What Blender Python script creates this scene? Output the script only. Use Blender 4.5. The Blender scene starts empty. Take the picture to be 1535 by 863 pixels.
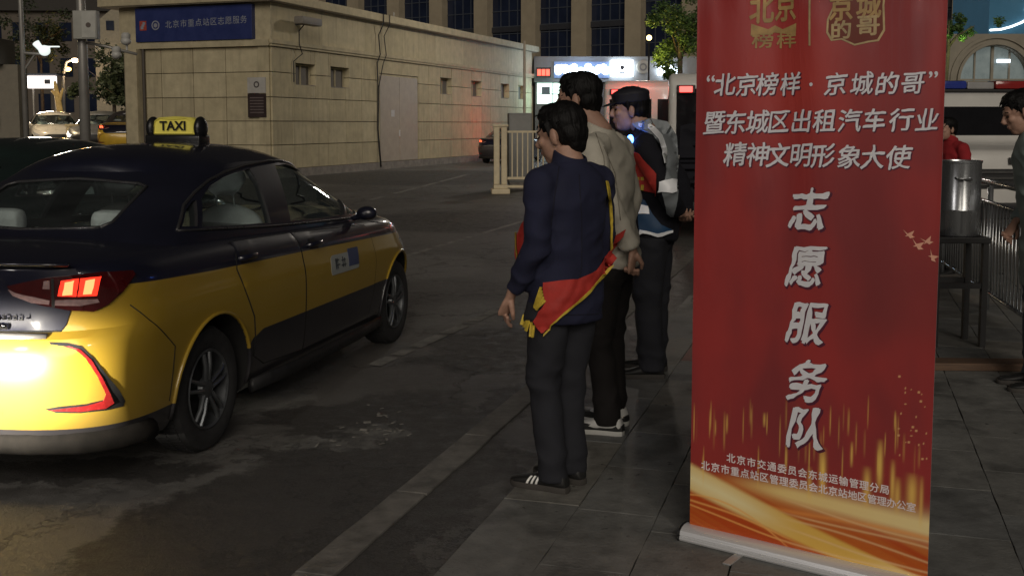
import bpy, bmesh, math, random
from mathutils import Vector, Matrix, noise
from mathutils.bvhtree import BVHTree
from mathutils.geometry import delaunay_2d_cdt
random.seed(7)
SC = bpy.context.scene; COL = SC.collection
R = math.radians; PI = math.pi

# ------------------------------------------------------------------ camera
F, CX, PY, CH = 1650.0, 767.5, 331.0, 1.66      # focal length and principal point in photo pixels, camera height
PITCH = R(5)
cd = bpy.data.cameras.new('camera'); cam = bpy.data.objects.new('camera', cd); COL.objects.link(cam)
cam.location = (0, 0, CH); cam.rotation_euler = (R(90) - PITCH, 0, 0)
cd.sensor_fit = 'HORIZONTAL'; cd.sensor_width = 36
cd.lens = 36 * F / 1535.0
cd.shift_y = -(431.5 - PY) / 1535.0
cd.clip_start = 0.05; cd.clip_end = 600
SC.camera = cam

# ------------------------------------------------------------------ night sky, lamps, exposure
w = bpy.data.worlds.new('World'); SC.world = w; w.use_nodes = True
nt = w.node_tree; bg = nt.nodes['Background']
bg.inputs[0].default_value = (0.95, 0.86, 0.80, 1); bg.inputs[1].default_value = 0.011
SC.view_settings.view_transform = 'Standard'; SC.view_settings.look = 'None'
SC.view_settings.exposure = 0.0; SC.view_settings.gamma = 1.0
def lamp(name, kind, loc, power, col, aim=None, **kw):
    l = bpy.data.lights.new(name, kind); l.energy = power; l.color = col
    for k, v in kw.items(): setattr(l, k, v)
    o = bpy.data.objects.new(name, l); COL.objects.link(o); o.location = loc
    if aim is not None:
        o.rotation_euler = (Vector(aim) - Vector(loc)).to_track_quat('-Z', 'Y').to_euler()
    return o
# general glow of the street lamps behind the camera, very soft
lamp('street_glow', 'SUN', (0.5, -10, 7.0), 1.05, (1.0, 0.90, 0.77), aim=(0, 6, 0), angle=R(32))
lamp('wall_fill', 'POINT', (4.5, 41, 8.5), 1150, (1.0, 0.90, 0.78), shadow_soft_size=.5)  # unseen point light added to brighten the long ochre wall
# soft area light added behind the camera to brighten the near scene
lamp('front_fill', 'AREA', (2.6, -2.5, 5.2), 50, (1.0, 0.93, 0.86), aim=(0.6, 6, 0.6), shape='DISK', size=0.7)
# area light added at the left behind, for sheen on banner and taxi
lamp('sheen_light', 'AREA', (-6.5, -2.2, 4.6), 70, (1.0, 0.93, 0.88), aim=(0.4, 5, 1.0), shape='DISK', size=0.9)
# spot added behind the taxi to light the cabin through its rear window
hb = lamp('headlamp_and_fill', 'SPOT', (-3.9, 0.9, 1.03), 150, (1.0, 0.95, 0.86), aim=(-1.95, 6.7, 1.34),
     spot_size=R(15), spot_blend=1.0, shadow_soft_size=0.07)
hb.scale = (1, .4, 1)      # wide flat beam
# headlamp of the car that follows the taxi
lb = lamp('headlamp_and_fill', 'SPOT', (-4.0, 1.2, 0.66), 9000, (1.0, 0.92, 0.78), aim=(-2.36, 4.70, 0.555),
     spot_size=R(22), spot_blend=1.0, shadow_soft_size=0.07)
lb.scale = (1, .48, 1)

# ------------------------------------------------------------------ helpers
def ray(px, py):
    a = (px - CX) / F; b = (PY - py) / F
    return Vector((a, math.cos(PITCH) + b * math.sin(PITCH), -math.sin(PITCH) + b * math.cos(PITCH)))
def at(px, py, Y):                      # the point seen at a photo position, Y metres away
    r = ray(px, py); t = Y / r.y; return Vector((r.x * t, Y, CH + r.z * t))
def ground(px, py, z=0.0):
    r = ray(px, py); t = (z - CH) / r.z; return Vector((r.x * t, r.y * t, z))
def smooth01(t): t = max(0, min(1, t)); return t * t * (3 - 2 * t)
def lerp(a, b, t): return a + (b - a) * t
def curve(x, pts):                      # smooth interpolation through (x, value)
    if x <= pts[0][0]: return pts[0][1]
    if x >= pts[-1][0]: return pts[-1][1]
    for i in range(len(pts) - 1):
        x0, y0 = pts[i]; x1, y1 = pts[i + 1]
        if x <= x1:
            t = (x - x0) / (x1 - x0)
            m0 = (y1 - pts[i-1][1]) / (x1 - pts[i-1][0]) if i > 0 else (y1 - y0) / (x1 - x0)
            m1 = (pts[i+2][1] - y0) / (pts[i+2][0] - x0) if i + 2 < len(pts) else (y1 - y0) / (x1 - x0)
            d = x1 - x0; t2 = t*t; t3 = t2*t
            return (2*t3-3*t2+1)*y0 + (t3-2*t2+t)*d*m0 + (-2*t3+3*t2)*y1 + (t3-t2)*d*m1
MATS = {}
def mat(name, col, rough=0.6, metal=0.0, var=0.12, scale=6.0, bump=0.0, bscale=60.0, coat=0.0, emis=None, estr=0.0, spec=0.5, trans=0.0, alpha=1.0, stretch=None):
    if name in MATS: return MATS[name]
    m = bpy.data.materials.new(name); m.use_nodes = True; MATS[name] = m
    t = m.node_tree; N = t.nodes; L = t.links; b = N['Principled BSDF']
    b.inputs['Roughness'].default_value = rough; b.inputs['Metallic'].default_value = metal
    b.inputs['Coat Weight'].default_value = coat; b.inputs['Coat Roughness'].default_value = 0.08
    b.inputs['Specular IOR Level'].default_value = spec
    b.inputs['Transmission Weight'].default_value = trans
    b.inputs['Alpha'].default_value = alpha
    tc = N.new('ShaderNodeTexCoord'); src = tc.outputs['Object']
    if stretch:
        mp = N.new('ShaderNodeMapping'); mp.inputs['Scale'].default_value = stretch; L.new(src, mp.inputs[0]); src = mp.outputs[0]
    if var > 0:
        n = N.new('ShaderNodeTexNoise'); n.inputs['Scale'].default_value = scale; n.inputs['Detail'].default_value = 6; n.inputs['Roughness'].default_value = 0.65
        L.new(src, n.inputs['Vector'])
        mx = N.new('ShaderNodeMix'); mx.data_type = 'RGBA'
        c = col
        mx.inputs[6].default_value = (c[0]*(1-var), c[1]*(1-var), c[2]*(1-var), 1)
        mx.inputs[7].default_value = (min(1, c[0]*(1+var)), min(1, c[1]*(1+var)), min(1, c[2]*(1+var)), 1)
        rmp = N.new('ShaderNodeMapRange'); rmp.inputs[1].default_value = 0.3; rmp.inputs[2].default_value = 0.7
        L.new(n.outputs[0], rmp.inputs[0]); L.new(rmp.outputs[0], mx.inputs[0]); L.new(mx.outputs[2], b.inputs['Base Color'])
        mr = N.new('ShaderNodeMapRange'); mr.inputs[3].default_value = max(0.02, rough - 0.08); mr.inputs[4].default_value = min(1, rough + 0.08)
        L.new(rmp.outputs[0], mr.inputs[0]); L.new(mr.outputs[0], b.inputs['Roughness'])
    else:
        b.inputs['Base Color'].default_value = (*col, 1)
    if bump > 0:
        n2 = N.new('ShaderNodeTexNoise'); n2.inputs['Scale'].default_value = bscale; n2.inputs['Detail'].default_value = 4
        L.new(src, n2.inputs['Vector'])
        bp = N.new('ShaderNodeBump'); bp.inputs['Strength'].default_value = bump; bp.inputs['Distance'].default_value = 0.01
        L.new(n2.outputs[0], bp.inputs['Height']); L.new(bp.outputs[0], b.inputs['Normal'])
    if emis:
        b.inputs['Emission Color'].default_value = (*emis, 1); b.inputs['Emission Strength'].default_value = estr
    return m
def link(name, me, parent=None):
    o = bpy.data.objects.new(name, me); COL.objects.link(o)
    if parent is not None: o.parent = parent
    return o
class MB:                                # collects shapes into one mesh
    def __init__(s): s.v = []; s.f = []; s.m = []; s.mi = 0
    def add(s, vs, fs):
        k = len(s.v); s.v += [tuple(v) for v in vs]; s.f += [tuple(i + k for i in f) for f in fs]; s.m += [s.mi] * len(fs)
    def box(s, x0, x1, y0, y1, z0, z1, M=None):
        vs = [Vector(q) for q in ((x0,y0,z0),(x1,y0,z0),(x1,y1,z0),(x0,y1,z0),(x0,y0,z1),(x1,y0,z1),(x1,y1,z1),(x0,y1,z1))]
        if M is not None: vs = [M @ v for v in vs]
        s.add(vs, [(0,3,2,1),(4,5,6,7),(0,1,5,4),(1,2,6,5),(2,3,7,6),(3,0,4,7)]); return s
    def bbox(s, x0, x1, y0, y1, z0, z1, b=0.01, M=None):   # box with chamfered edges
        bm = bmesh.new(); bmesh.ops.create_cube(bm, size=1)
        for v in bm.verts: v.co = Vector((lerp(x0,x1,v.co.x+.5), lerp(y0,y1,v.co.y+.5), lerp(z0,z1,v.co.z+.5)))
        bmesh.ops.bevel(bm, geom=bm.edges[:], offset=b, segments=2, affect='EDGES', profile=0.6)
        bm.verts.index_update(); vs = [v.co.copy() for v in bm.verts]
        if M is not None: vs = [M @ v for v in vs]
        s.add(vs, [tuple(v.index for v in f.verts) for f in bm.faces]); bm.free(); return s
    def ring_loft(s, rings, cap=True, closed=True):
        n = len(rings[0]); vs = [v for r in rings for v in r]; fs = []
        for i in range(len(rings) - 1):
            for j in range(n if closed else n - 1):
                j2 = (j + 1) % n
                fs.append((i*n+j, i*n+j2, (i+1)*n+j2, (i+1)*n+j))
        if cap and closed: fs.append(tuple(range(n - 1, -1, -1))); fs.append(tuple((len(rings)-1)*n + j for j in range(n)))
        s.add(vs, fs); return s
    def tube(s, pts, r, seg=10, cap=True, flat=None):
        pts = [Vector(p) for p in pts]; rs = r if isinstance(r, (list, tuple)) else [r] * len(pts)
        rings = []; up = None
        for i, p in enumerate(pts):
            a = pts[max(0, i-1)]; b = pts[min(len(pts)-1, i+1)]; t = (b - a).normalized()
            if up is None:
                up = Vector((0,0,1)) if abs(t.z) < .9 else Vector((1,0,0))
            x = t.cross(up).normalized(); up = x.cross(t).normalized()
            rr = rs[i]; ra, rb = (rr if isinstance(rr, (list, tuple)) else (rr, rr))
            rings.append([p + x * (ra*math.cos(2*PI*j/seg)) + up * (rb*math.sin(2*PI*j/seg)) for j in range(seg)])
        return s.ring_loft(rings, cap)
    def ell(s, c, r, M=None, seg=20, rings=12):
        vs = []; fs = []; c = Vector(c)
        for i in range(rings + 1):
            th = PI * i / rings
            for j in range(seg):
                ph = 2*PI*j/seg; v = Vector((r[0]*math.sin(th)*math.cos(ph), r[1]*math.sin(th)*math.sin(ph), r[2]*math.cos(th)))
                if M is not None: v = M @ v
                vs.append(c + v)
        for i in range(rings):
            for j in range(seg):
                j2 = (j+1) % seg
                if i == 0: fs.append((j, (i+1)*seg+j, (i+1)*seg+j2))
                elif i == rings-1: fs.append((i*seg+j, (i+1)*seg+j, i*seg+j2))
                else: fs.append((i*seg+j, (i+1)*seg+j, (i+1)*seg+j2, i*seg+j2))
        s.add(vs, fs); return s
    def lathe(s, prof, M=None, seg=24, close=False):   # prof: (radius, height along local z)
        rings = []
        for (r, h) in prof:
            ring = [Vector((r*math.cos(2*PI*j/seg), r*math.sin(2*PI*j/seg), h)) for j in range(seg)]
            if M is not None: ring = [M @ v for v in ring]
            rings.append(ring)
        if close: rings.append(rings[0])
        return s.ring_loft(rings, cap=not close)
    def mesh(s, name, mats, smooth=False, merge=False):
        me = bpy.data.meshes.new(name); me.from_pydata(s.v, [], s.f)
        mats = mats if isinstance(mats, (list, tuple)) else [mats]
        for m in mats: me.materials.append(m)
        me.polygons.foreach_set('material_index', s.m)
        bm = bmesh.new(); bm.from_mesh(me)
        if merge: bmesh.ops.remove_doubles(bm, verts=bm.verts, dist=0.0002)
        bmesh.ops.recalc_face_normals(bm, faces=bm.faces); bm.to_mesh(me); bm.free()
        if smooth:
            me.polygons.foreach_set('use_smooth', [True]*len(me.polygons))
            if smooth != True: me.set_sharp_from_angle(angle=R(smooth))
        me.update(); return me
    def build(s, name, mats, parent=None, smooth=False, merge=False):
        return link(name, s.mesh(name, mats, smooth, merge), parent)
def thing(name, label, cat, loc=(0,0,0), rz=0.0, group=None):
    o = bpy.data.objects.new(name, None); COL.objects.link(o); o.location = loc; o.rotation_euler = (0,0,rz); o.empty_display_size = 0.1
    o['label'] = label; o['category'] = cat
    if group: o['group'] = group
    return o
def tag(o, label, cat, group=None):
    o['label'] = label; o['category'] = cat
    if group: o['group'] = group
    return o
def struct(o): o['kind'] = 'structure'; return o
def copy_tree(o, parent=None, swap=None):
    c = o.copy(); COL.objects.link(c); c.parent = parent
    if swap and c.type == 'MESH':
        for i, sl in enumerate(c.material_slots):
            nm = sl.material.name if sl.material else ''
            if nm in swap: sl.link = 'OBJECT'; sl.material = swap[nm]
    for ch in list(o.children): copy_tree(ch, c, swap)
    return c
def evaluate(o, mods):                   # apply modifiers, return the mesh
    for kind, kw in mods:
        md = o.modifiers.new(kind, kind)
        for k, v in kw.items(): setattr(md, k, v)
    dg = bpy.context.evaluated_depsgraph_get(); dg.update()
    me = bpy.data.meshes.new_from_object(o.evaluated_get(dg)); o.modifiers.clear()
    return me
def fuse(mb, name, m, parent=None, voxel=0.012, smooth=4, disp=None):   # union of shapes as one continuous skin
    o = mb.build(name, m, None)
    me = evaluate(o, [('REMESH', dict(mode='VOXEL', voxel_size=voxel)), ('SMOOTH', dict(factor=0.5, iterations=smooth))])
    old = o.data; o.data = me; bpy.data.meshes.remove(old)
    if disp:
        vs = [v.co.copy() for v in me.vertices]; ns = [v.normal.copy() for v in me.vertices]
        for i, v in enumerate(me.vertices): v.co = vs[i] + ns[i] * disp(vs[i], ns[i])
    me.polygons.foreach_set('use_smooth', [True]*len(me.polygons)); me.name = name
    if not me.materials: me.materials.append(m)
    if parent is not None: o.parent = parent
    return o
def bvh_of(o):
    me = o.data; return BVHTree.FromPolygons([v.co.copy() for v in me.vertices], [tuple(p.vertices) for p in me.polygons])
def text_mesh(body, size=1.0, extrude=0.0, offset=0.0, shear=0.0):
    c = bpy.data.curves.new('lettering', 'FONT'); c.body = body; c.size = size; c.extrude = extrude; c.offset = offset; c.shear = shear
    c.align_x = 'CENTER'; c.align_y = 'CENTER'; c.resolution_u = 3
    o = bpy.data.objects.new('lettering', c); COL.objects.link(o)
    dg = bpy.context.evaluated_depsgraph_get(); dg.update()
    me = bpy.data.meshes.new_from_object(o.evaluated_get(dg)); bpy.data.objects.remove(o)
    return me
def poly_fill(poly, step):               # triangles that fill a 2D outline, with inner points
    ring = []
    n = len(poly)
    for i in range(n):
        a = Vector(poly[i]); b = Vector(poly[(i+1) % n]); k = max(1, int((b-a).length / step))
        for j in range(k): ring.append(a.lerp(b, j / k))
    xs = [p.x for p in ring]; ys = [p.y for p in ring]
    def inside(x, y):
        c = False; j = len(ring) - 1
        for i in range(len(ring)):
            a, b = ring[i], ring[j]
            if (a.y > y) != (b.y > y) and x < (b.x-a.x)*(y-a.y)/(b.y-a.y)+a.x: c = not c
            j = i
        return c
    pts = list(ring); y = min(ys) + step/2; row = 0
    while y < max(ys):
        x = min(xs) + step/2 + (step/2 if row % 2 else 0)
        while x < max(xs):
            if inside(x, y) and min((Vector((x,y))-q).length_squared for q in ring) > (step*.45)**2: pts.append(Vector((x, y)))
            x += step
        y += step * .87; row += 1
    nr = len(ring)
    vs, es, fs, *_ = delaunay_2d_cdt(pts, [(i, (i+1) % nr) for i in range(nr)], [list(range(nr))], 1, 1e-7)
    return vs, [tuple(f) for f in fs]
def patch(name, poly, bvh, toloc, m, parent=None, step=3.0, off=0.004, thick=0.004, smooth=True, depth_fallback=None, ripple=0.0):
    """Sheet that lies on a surface (bvh, local to the thing). poly is 2D; toloc(p) -> (origin, direction) of a ray in local space."""
    vs, fs = poly_fill(poly, step)
    hits = []; miss = []
    for i, p in enumerate(vs):
        o, d = toloc(p); loc, nrm, idx, dist = bvh.ray_cast(o, d)
        if loc is None: hits.append(None); miss.append(i)
        else:
            if nrm.dot(d) > 0: nrm = -nrm
            hits.append((loc, nrm, dist))
    good = [i for i, h in enumerate(hits) if h]
    for i in miss:
        if not good: return None
        j = min(good, key=lambda g: (vs[g]-vs[i]).length_squared)
        o, d = toloc(vs[i]); hits[i] = (o + d * hits[j][2], hits[j][1], hits[j][2])
    def rp(h): return ripple*(.6*math.sin(h[0].z*70 + h[0].y*95 + 3*noise.noise(h[0]*9)) + noise.noise(h[0]*14)) if ripple else 0.0
    top = [h[0] + h[1]*(off + rp(h)) for h in hits]; n = len(top)
    bot = [h[0] + h[1]*(off - thick + rp(h)) for h in hits]
    mb = MB(); cnt = {}
    for f in fs:
        for a in range(3):
            e = (f[a], f[(a+1) % 3]); cnt[e] = cnt.get(e, 0) + 1
    rim = [e for e in cnt if (e[1], e[0]) not in cnt]
    mb.add(top + bot, fs + [tuple(i+n for i in reversed(f)) for f in fs] + [(e[1], e[0], e[0]+n, e[1]+n) for e in rim])
    return mb.build(name, m, parent, smooth=50)
def mirror_y(o, name=None):              # the same part on the other side of a thing
    me = o.data.copy()
    for v in me.vertices: v.co.y = -v.co.y
    me.flip_normals(); me.update()
    c = link(name or o.name.split('.')[0], me, o.parent); 
    return c
# ------------------------------------------------------------------ ground
RA = R(16.8); RD = Vector((math.sin(RA), math.cos(RA), 0)); RN = Vector((-math.cos(RA), math.sin(RA), 0))
def uv(u, v, z=0.0): return RD * u + RN * v + Vector((0, 0, z))
RMAT = Matrix(((RD.x, RN.x, 0, 0), (RD.y, RN.y, 0, 0), (0, 0, 1, 0), (0, 0, 0, 1)))
def asphalt():
    m = bpy.data.materials.new('asphalt'); m.use_nodes = True; t = m.node_tree; N = t.nodes; L = t.links; b = N['Principled BSDF']
    tc = N.new('ShaderNodeTexCoord'); P = tc.outputs['Object']
    def nz(scale, detail=6, rough=.6, vec=P):
        n = N.new('ShaderNodeTexNoise'); n.inputs['Scale'].default_value = scale; n.inputs['Detail'].default_value = detail; n.inputs['Roughness'].default_value = rough
        L.new(vec, n.inputs['Vector']); return n
    def mixc(f, a, bb):
        x = N.new('ShaderNodeMix'); x.data_type = 'RGBA'; L.new(f, x.inputs[0])
        if isinstance(a, tuple): x.inputs[6].default_value = (*a, 1)
        else: L.new(a, x.inputs[6])
        if isinstance(bb, tuple): x.inputs[7].default_value = (*bb, 1)
        else: L.new(bb, x.inputs[7])
        return x.outputs[2]
    def rng(v, a, c, o0=0., o1=1.):
        x = N.new('ShaderNodeMapRange'); x.inputs[1].default_value = a; x.inputs[2].default_value = c; x.inputs[3].default_value = o0; x.inputs[4].default_value = o1
        L.new(v, x.inputs[0]); return x.outputs[0]
    def mth(op, a, c=None):
        x = N.new('ShaderNodeMath'); x.operation = op
        for i, q in enumerate((a, c)):
            if q is None: continue
            if isinstance(q, (int, float)): x.inputs[i].default_value = q
            else: L.new(q, x.inputs[i])
        return x.outputs[0]
    # irregular outlines: distort the coordinates
    big = nz(1.6, 8, .72)
    sub = N.new('ShaderNodeVectorMath'); sub.operation = 'SUBTRACT'; L.new(big.outputs['Color'], sub.inputs[0]); sub.inputs[1].default_value = (.5, .5, .5)
    scl = N.new('ShaderNodeVectorMath'); scl.operation = 'SCALE'; L.new(sub.outputs[0], scl.inputs[0]); scl.inputs['Scale'].default_value = 1.05
    add = N.new('ShaderNodeVectorMath'); add.operation = 'ADD'; L.new(P, add.inputs[0]); L.new(scl.outputs[0], add.inputs[1])
    def blob(cx, cy, rx, ry, soft=.25, rot=0):
        mp = N.new('ShaderNodeMapping'); mp.vector_type = 'TEXTURE'
        mp.inputs['Location'].default_value = (cx, cy, 0); mp.inputs['Rotation'].default_value = (0, 0, rot); mp.inputs['Scale'].default_value = (rx, ry, 50)
        L.new(add.outputs[0], mp.inputs[0])
        ln = N.new('ShaderNodeVectorMath'); ln.operation = 'LENGTH'; L.new(mp.outputs[0], ln.inputs[0])
        return rng(ln.outputs['Value'], 1 + soft/2, 1 - soft/2)
    grain = nz(85, 4, .8); coarse = nz(9, 8, .7); wide = nz(0.35, 5, .6)
    base = mixc(rng(coarse.outputs[0], .35, .68), (.078, .075, .070), (.150, .144, .134))
    base = mixc(rng(wide.outputs[0], .40, .60), base, (.062, .058, .054))
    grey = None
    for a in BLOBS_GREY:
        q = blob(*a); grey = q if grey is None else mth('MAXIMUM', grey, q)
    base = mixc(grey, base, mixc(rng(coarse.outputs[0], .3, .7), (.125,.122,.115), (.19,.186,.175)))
    dark = None
    for a in BLOBS_DARK:
        q = blob(*a); dark = q if dark is None else mth('MAXIMUM', dark, q)
    base = mixc(mth('MULTIPLY', dark, .93), base, mixc(rng(coarse.outputs[0], .3, .7), (.020, .019, .018), (.034, .031, .028)))
    pale = None
    for a in BLOBS_PALE:
        q = blob(*a); pale = q if pale is None else mth('MAXIMUM', pale, q)
    base = mixc(mth('MULTIPLY', pale, rng(coarse.outputs[0], .40, .62, .15, .95)), base, (.20, .20, .185))
    crack = N.new('ShaderNodeTexVoronoi'); crack.feature = 'DISTANCE_TO_EDGE'; crack.inputs['Scale'].default_value = 1.1; L.new(add.outputs[0], crack.inputs['Vector'])
    ck = mth('MULTIPLY', rng(crack.outputs['Distance'], .014, .002), rng(wide.outputs[0], .40, .48))
    base = mixc(mth('MULTIPLY', ck, .7), base, (.02, .019, .018))
    g2 = mixc(rng(grain.outputs[0], .3, .75), base, (.22, .21, .20)); 
    x = N.new('ShaderNodeMix'); x.data_type = 'RGBA'; x.inputs[0].default_value = .34; L.new(base, x.inputs[6]); L.new(g2, x.inputs[7])
    L.new(x.outputs[2], b.inputs['Base Color'])
    L.new(rng(coarse.outputs[0], .3, .7, .45, .85), b.inputs['Roughness'])
    bp = N.new('ShaderNodeBump'); bp.inputs['Strength'].default_value = .8; bp.inputs['Distance'].default_value = .012
    h = mth('ADD', grain.outputs[0], mth('MULTIPLY', coarse.outputs[0], 2.0)); h = mth('SUBTRACT', h, mth('MULTIPLY', ck, 2.))
    L.new(h, bp.inputs['Height']); L.new(bp.outputs[0], b.inputs['Normal'])
    return m
def gb(px, py, rx, ry, soft=.25, rot=0.): g = ground(px, py); return (g.x, g.y, rx, ry, soft*.35, rot)
BLOBS_DARK = [gb(430, 780, 0.66, 0.95, .3, -.29), gb(250, 870, .30, .22, .3, .3), gb(60, 700, .42, .10, .4, -.2), gb(560, 640, .42, .95, .4, -.29), gb(690, 660, .20, 1.3, .4, -.29), gb(640, 790, .14, 1.2, .3, -.29),
              gb(150, 700, .5, .16, .5, -.1), gb(470, 625, .32, .22, .5, 0), gb(740, 520, .45, .9, .5, -.29), gb(300, 840, .5, .25, .5, -.2), gb(560,480,.35,.7,.5,-.3),
              gb(700, 330, 1.8, 2.2, .6, -.3), gb(640, 265, 4, 5, .5, -.3)]
BLOBS_GREY = [gb(130, 800, .95, .62, .3, .2), gb(330, 690, .30, .42, .3, -.3), gb(120, 690, .9, .3, .3, .1)]  # paler lower-left asphalt, its lamplit tone partly put into the colour
BLOBS_PALE = [gb(700, 470, .60, .70, 1.6, -.3), gb(565, 650, .22, .14, .8, .2), gb(480, 670, .3, .12, .8, 0), gb(620, 400, .8, 1.2, .9, -.3), gb(400,600,.25,.3,.8,0)]
mb = MB(); nx = 8
mb.add([(-220,-20,0),(220,-20,0),(220,420,0),(-220,420,0)], [(0,1,2,3)])
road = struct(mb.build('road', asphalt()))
# worn white lane lines on the road
m_worn = mat('worn_road_paint', (.19,.185,.17), .85, var=.6, scale=5, bump=.3, bscale=80)
def line(p0, p1, wd, name='lane_line'):
    a = ground(*p0); b = ground(*p1); d = (b-a).normalized(); n = Vector((-d.y, d.x, 0))
    k = 40; vs = []; 
    for i in range(k+1):
        p = a.lerp(b, i/k)
        for s in (-1, 1):
            j = 1 + .35*noise.noise(Vector((i*1.7, s*3.1, wd)))
            vs.append(p + n*s*wd/2*j + Vector((0,0,.004)))
    m2 = MB(); m2.add(vs, [(2*i, 2*i+1, 2*i+3, 2*i+2) for i in range(k) if noise.noise(Vector((i*.9, wd*7, 2))) > -.38]); return m2
for a in [((560,548),(775,452),.11), ((470,425),(800,327),.10), ((555,300),(700,262),.14)]:
    struct(line(*a).build('lane_line', m_worn))
# flush concrete strip in the gutter, stone by stone
m_kerb = mat('kerb_concrete', (.150,.143,.130), .85, var=.4, scale=9, bump=.5, bscale=50)
strip = thing('gutter_strip', 'kerb', 'x'); del strip['label']; del strip['category']; struct(strip)
strip.rotation_euler = (0,0,0)
def slab_mesh(u0,u1,v0,v1,z0,z1,seed,ch=.006):
    rnd = random.Random(seed); mb = MB()
    k = 5; tops = []
    ring = [(u0,v0),(u1,v0),(u1,v1),(u0,v1)]; out = []
    for i in range(4):
        a = ring[i]; b = ring[(i+1)%4]
        for j in range(k):
            t = j/k; e = .003*rnd.uniform(-1,1) if j else 0
            x = lerp(a[0],b[0],t); y = lerp(a[1],b[1],t)
            out.append((x + (e if i in (1,3) else 0), y + (e if i in (0,2) else 0)))
    cx = (u0+u1)/2; cy = (v0+v1)/2; tilt = (rnd.uniform(-.0025,.0025), rnd.uniform(-.0025,.0025))
    def pt(x, y, z): return uv(x, y, z + (x-cx)*tilt[0] + (y-cy)*tilt[1])
    def ins(p, c):
        return (p[0] + (c if p[0] < cx else -c), p[1] + (c if p[1] < cy else -c))
    r0 = [pt(p[0],p[1],z0) for p in out]; r1 = [pt(p[0],p[1],z1-ch) for p in out]; r2 = [pt(*ins(p,ch),z1) for p in out]
    mb.ring_loft([r0,r1,r2]); return mb
u = 2.6; i = 0
while u < 26:
    ln = 0.95; wob = .006*noise.noise(Vector((u,0,0)))
    slab_mesh(u+.004, u+ln-.006, 1.76+wob, 1.91+wob, -.05, .012, i, .003).build('kerb_stone', m_kerb, strip, smooth=30)
    u += ln; i += 1
# pavement
def slab_mat(name, col):
    m = mat(name, col, .72, var=.30, scale=7, bump=.35, bscale=70); t = m.node_tree; N = t.nodes; L = t.links; b = N['Principled BSDF']
    src = b.inputs['Base Color'].links[0].from_socket; tc = next(n for n in N if n.type == 'TEX_COORD').outputs['Object']
    for sc, lo, hi, dark in ((2.2,.52,.66,.45),(13,.66,.70,.30),(60,.60,.75,.6)):
        n = N.new('ShaderNodeTexNoise'); n.inputs['Scale'].default_value = sc; n.inputs['Detail'].default_value = 7; n.inputs['Roughness'].default_value = .6; L.new(tc, n.inputs[0])
        r = N.new('ShaderNodeMapRange'); r.inputs[1].default_value = lo; r.inputs[2].default_value = hi; L.new(n.outputs[0], r.inputs[0])
        x = N.new('ShaderNodeMix'); x.data_type = 'RGBA'; L.new(r.outputs[0], x.inputs[0]); L.new(src, x.inputs[6]); x.inputs[7].default_value = (col[0]*dark, col[1]*dark, col[2]*dark, 1); src = x.outputs[2]
    L.new(src, b.inputs['Base Color']); return m
m_slab = [slab_mat('paving_slab_%s' % n, c) for n, c in (('grey',(.160,.160,.150)),('warm',(.172,.166,.148)),('cool',(.150,.154,.150)),('red',(.20,.095,.075)))]
m_pave = mat('paving_joint', (.035,.033,.030), .95, var=.3, scale=30)
mb = MB(); vs = [uv(-3,1.345,.055), uv(120,1.345,.055), uv(120,-80,.055), uv(-3,-60,.055)]
vb = [v - Vector((0,0,.10)) for v in vs]; mb.add(vs+vb, [(0,1,2,3),(0,4,5,1),(1,5,6,2),(2,6,7,3),(3,7,4,0)])
pave = struct(mb.build('pavement', mat('far_paving', (.10,.096,.088), .85, var=.35, scale=3, bump=.4, bscale=40)))
i = 100; u = 1.55
while u < 24:
    ln = .935; slab_mesh(u+.002, u+ln-.002, 1.025, 1.35, .0, .08, i, .002).build('kerb_stone', m_slab[i % 3], pave, smooth=30); u += ln; i += 1
row = 0; v1 = 1.022
while v1 > -2.4:
    v0 = v1 - .331; u = 2.05 + (.3 if row % 2 else 0) - (.13 if row == 0 else 0)
    umax = 12.5
    while u < umax:
        c = uv(u+.3, (v0+v1)/2); 
        if c.y > 2.2 and -.9 < c.x < c.y*.52 + .6:
            red = row == 0 and 6.9 < u < 7.7
            slab_mesh(u+.0015, u+.6-.0015, v0+.0015, v1, .03, .08, i, .0015).build('paving_slab', m_slab[3] if red else m_slab[random.Random(i*7).choice((0,0,1,2))], pave, smooth=30)
        u += .6; i += 1
    v1 = v0 - .003; row += 1

# scraps of litter by the dark patch in the road
rl_ = random.Random(12); mb = MB(); g0 = ground(565, 645)
for i in range(34):
    q = rl_.random()**.7; p = g0 + Vector((rl_.gauss(0,.13), rl_.gauss(.1,.20), .006)); s_ = rl_.uniform(.006,.022); a = rl_.uniform(0,PI)
    M = Matrix.Translation(p) @ Matrix.Rotation(a,4,'Z') @ Matrix.Rotation(rl_.uniform(-.5,.5),4,'X'); mb.box(-s_,s_,-s_*.4,s_*.4,0,.003,M)
o = mb.build('litter', mat('litter_pale', (.20,.19,.17), .8, var=.4)); o['kind'] = 'stuff'; o['label'] = 'pale scraps of litter scattered on the dark asphalt'; o['category'] = 'litter'
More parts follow.
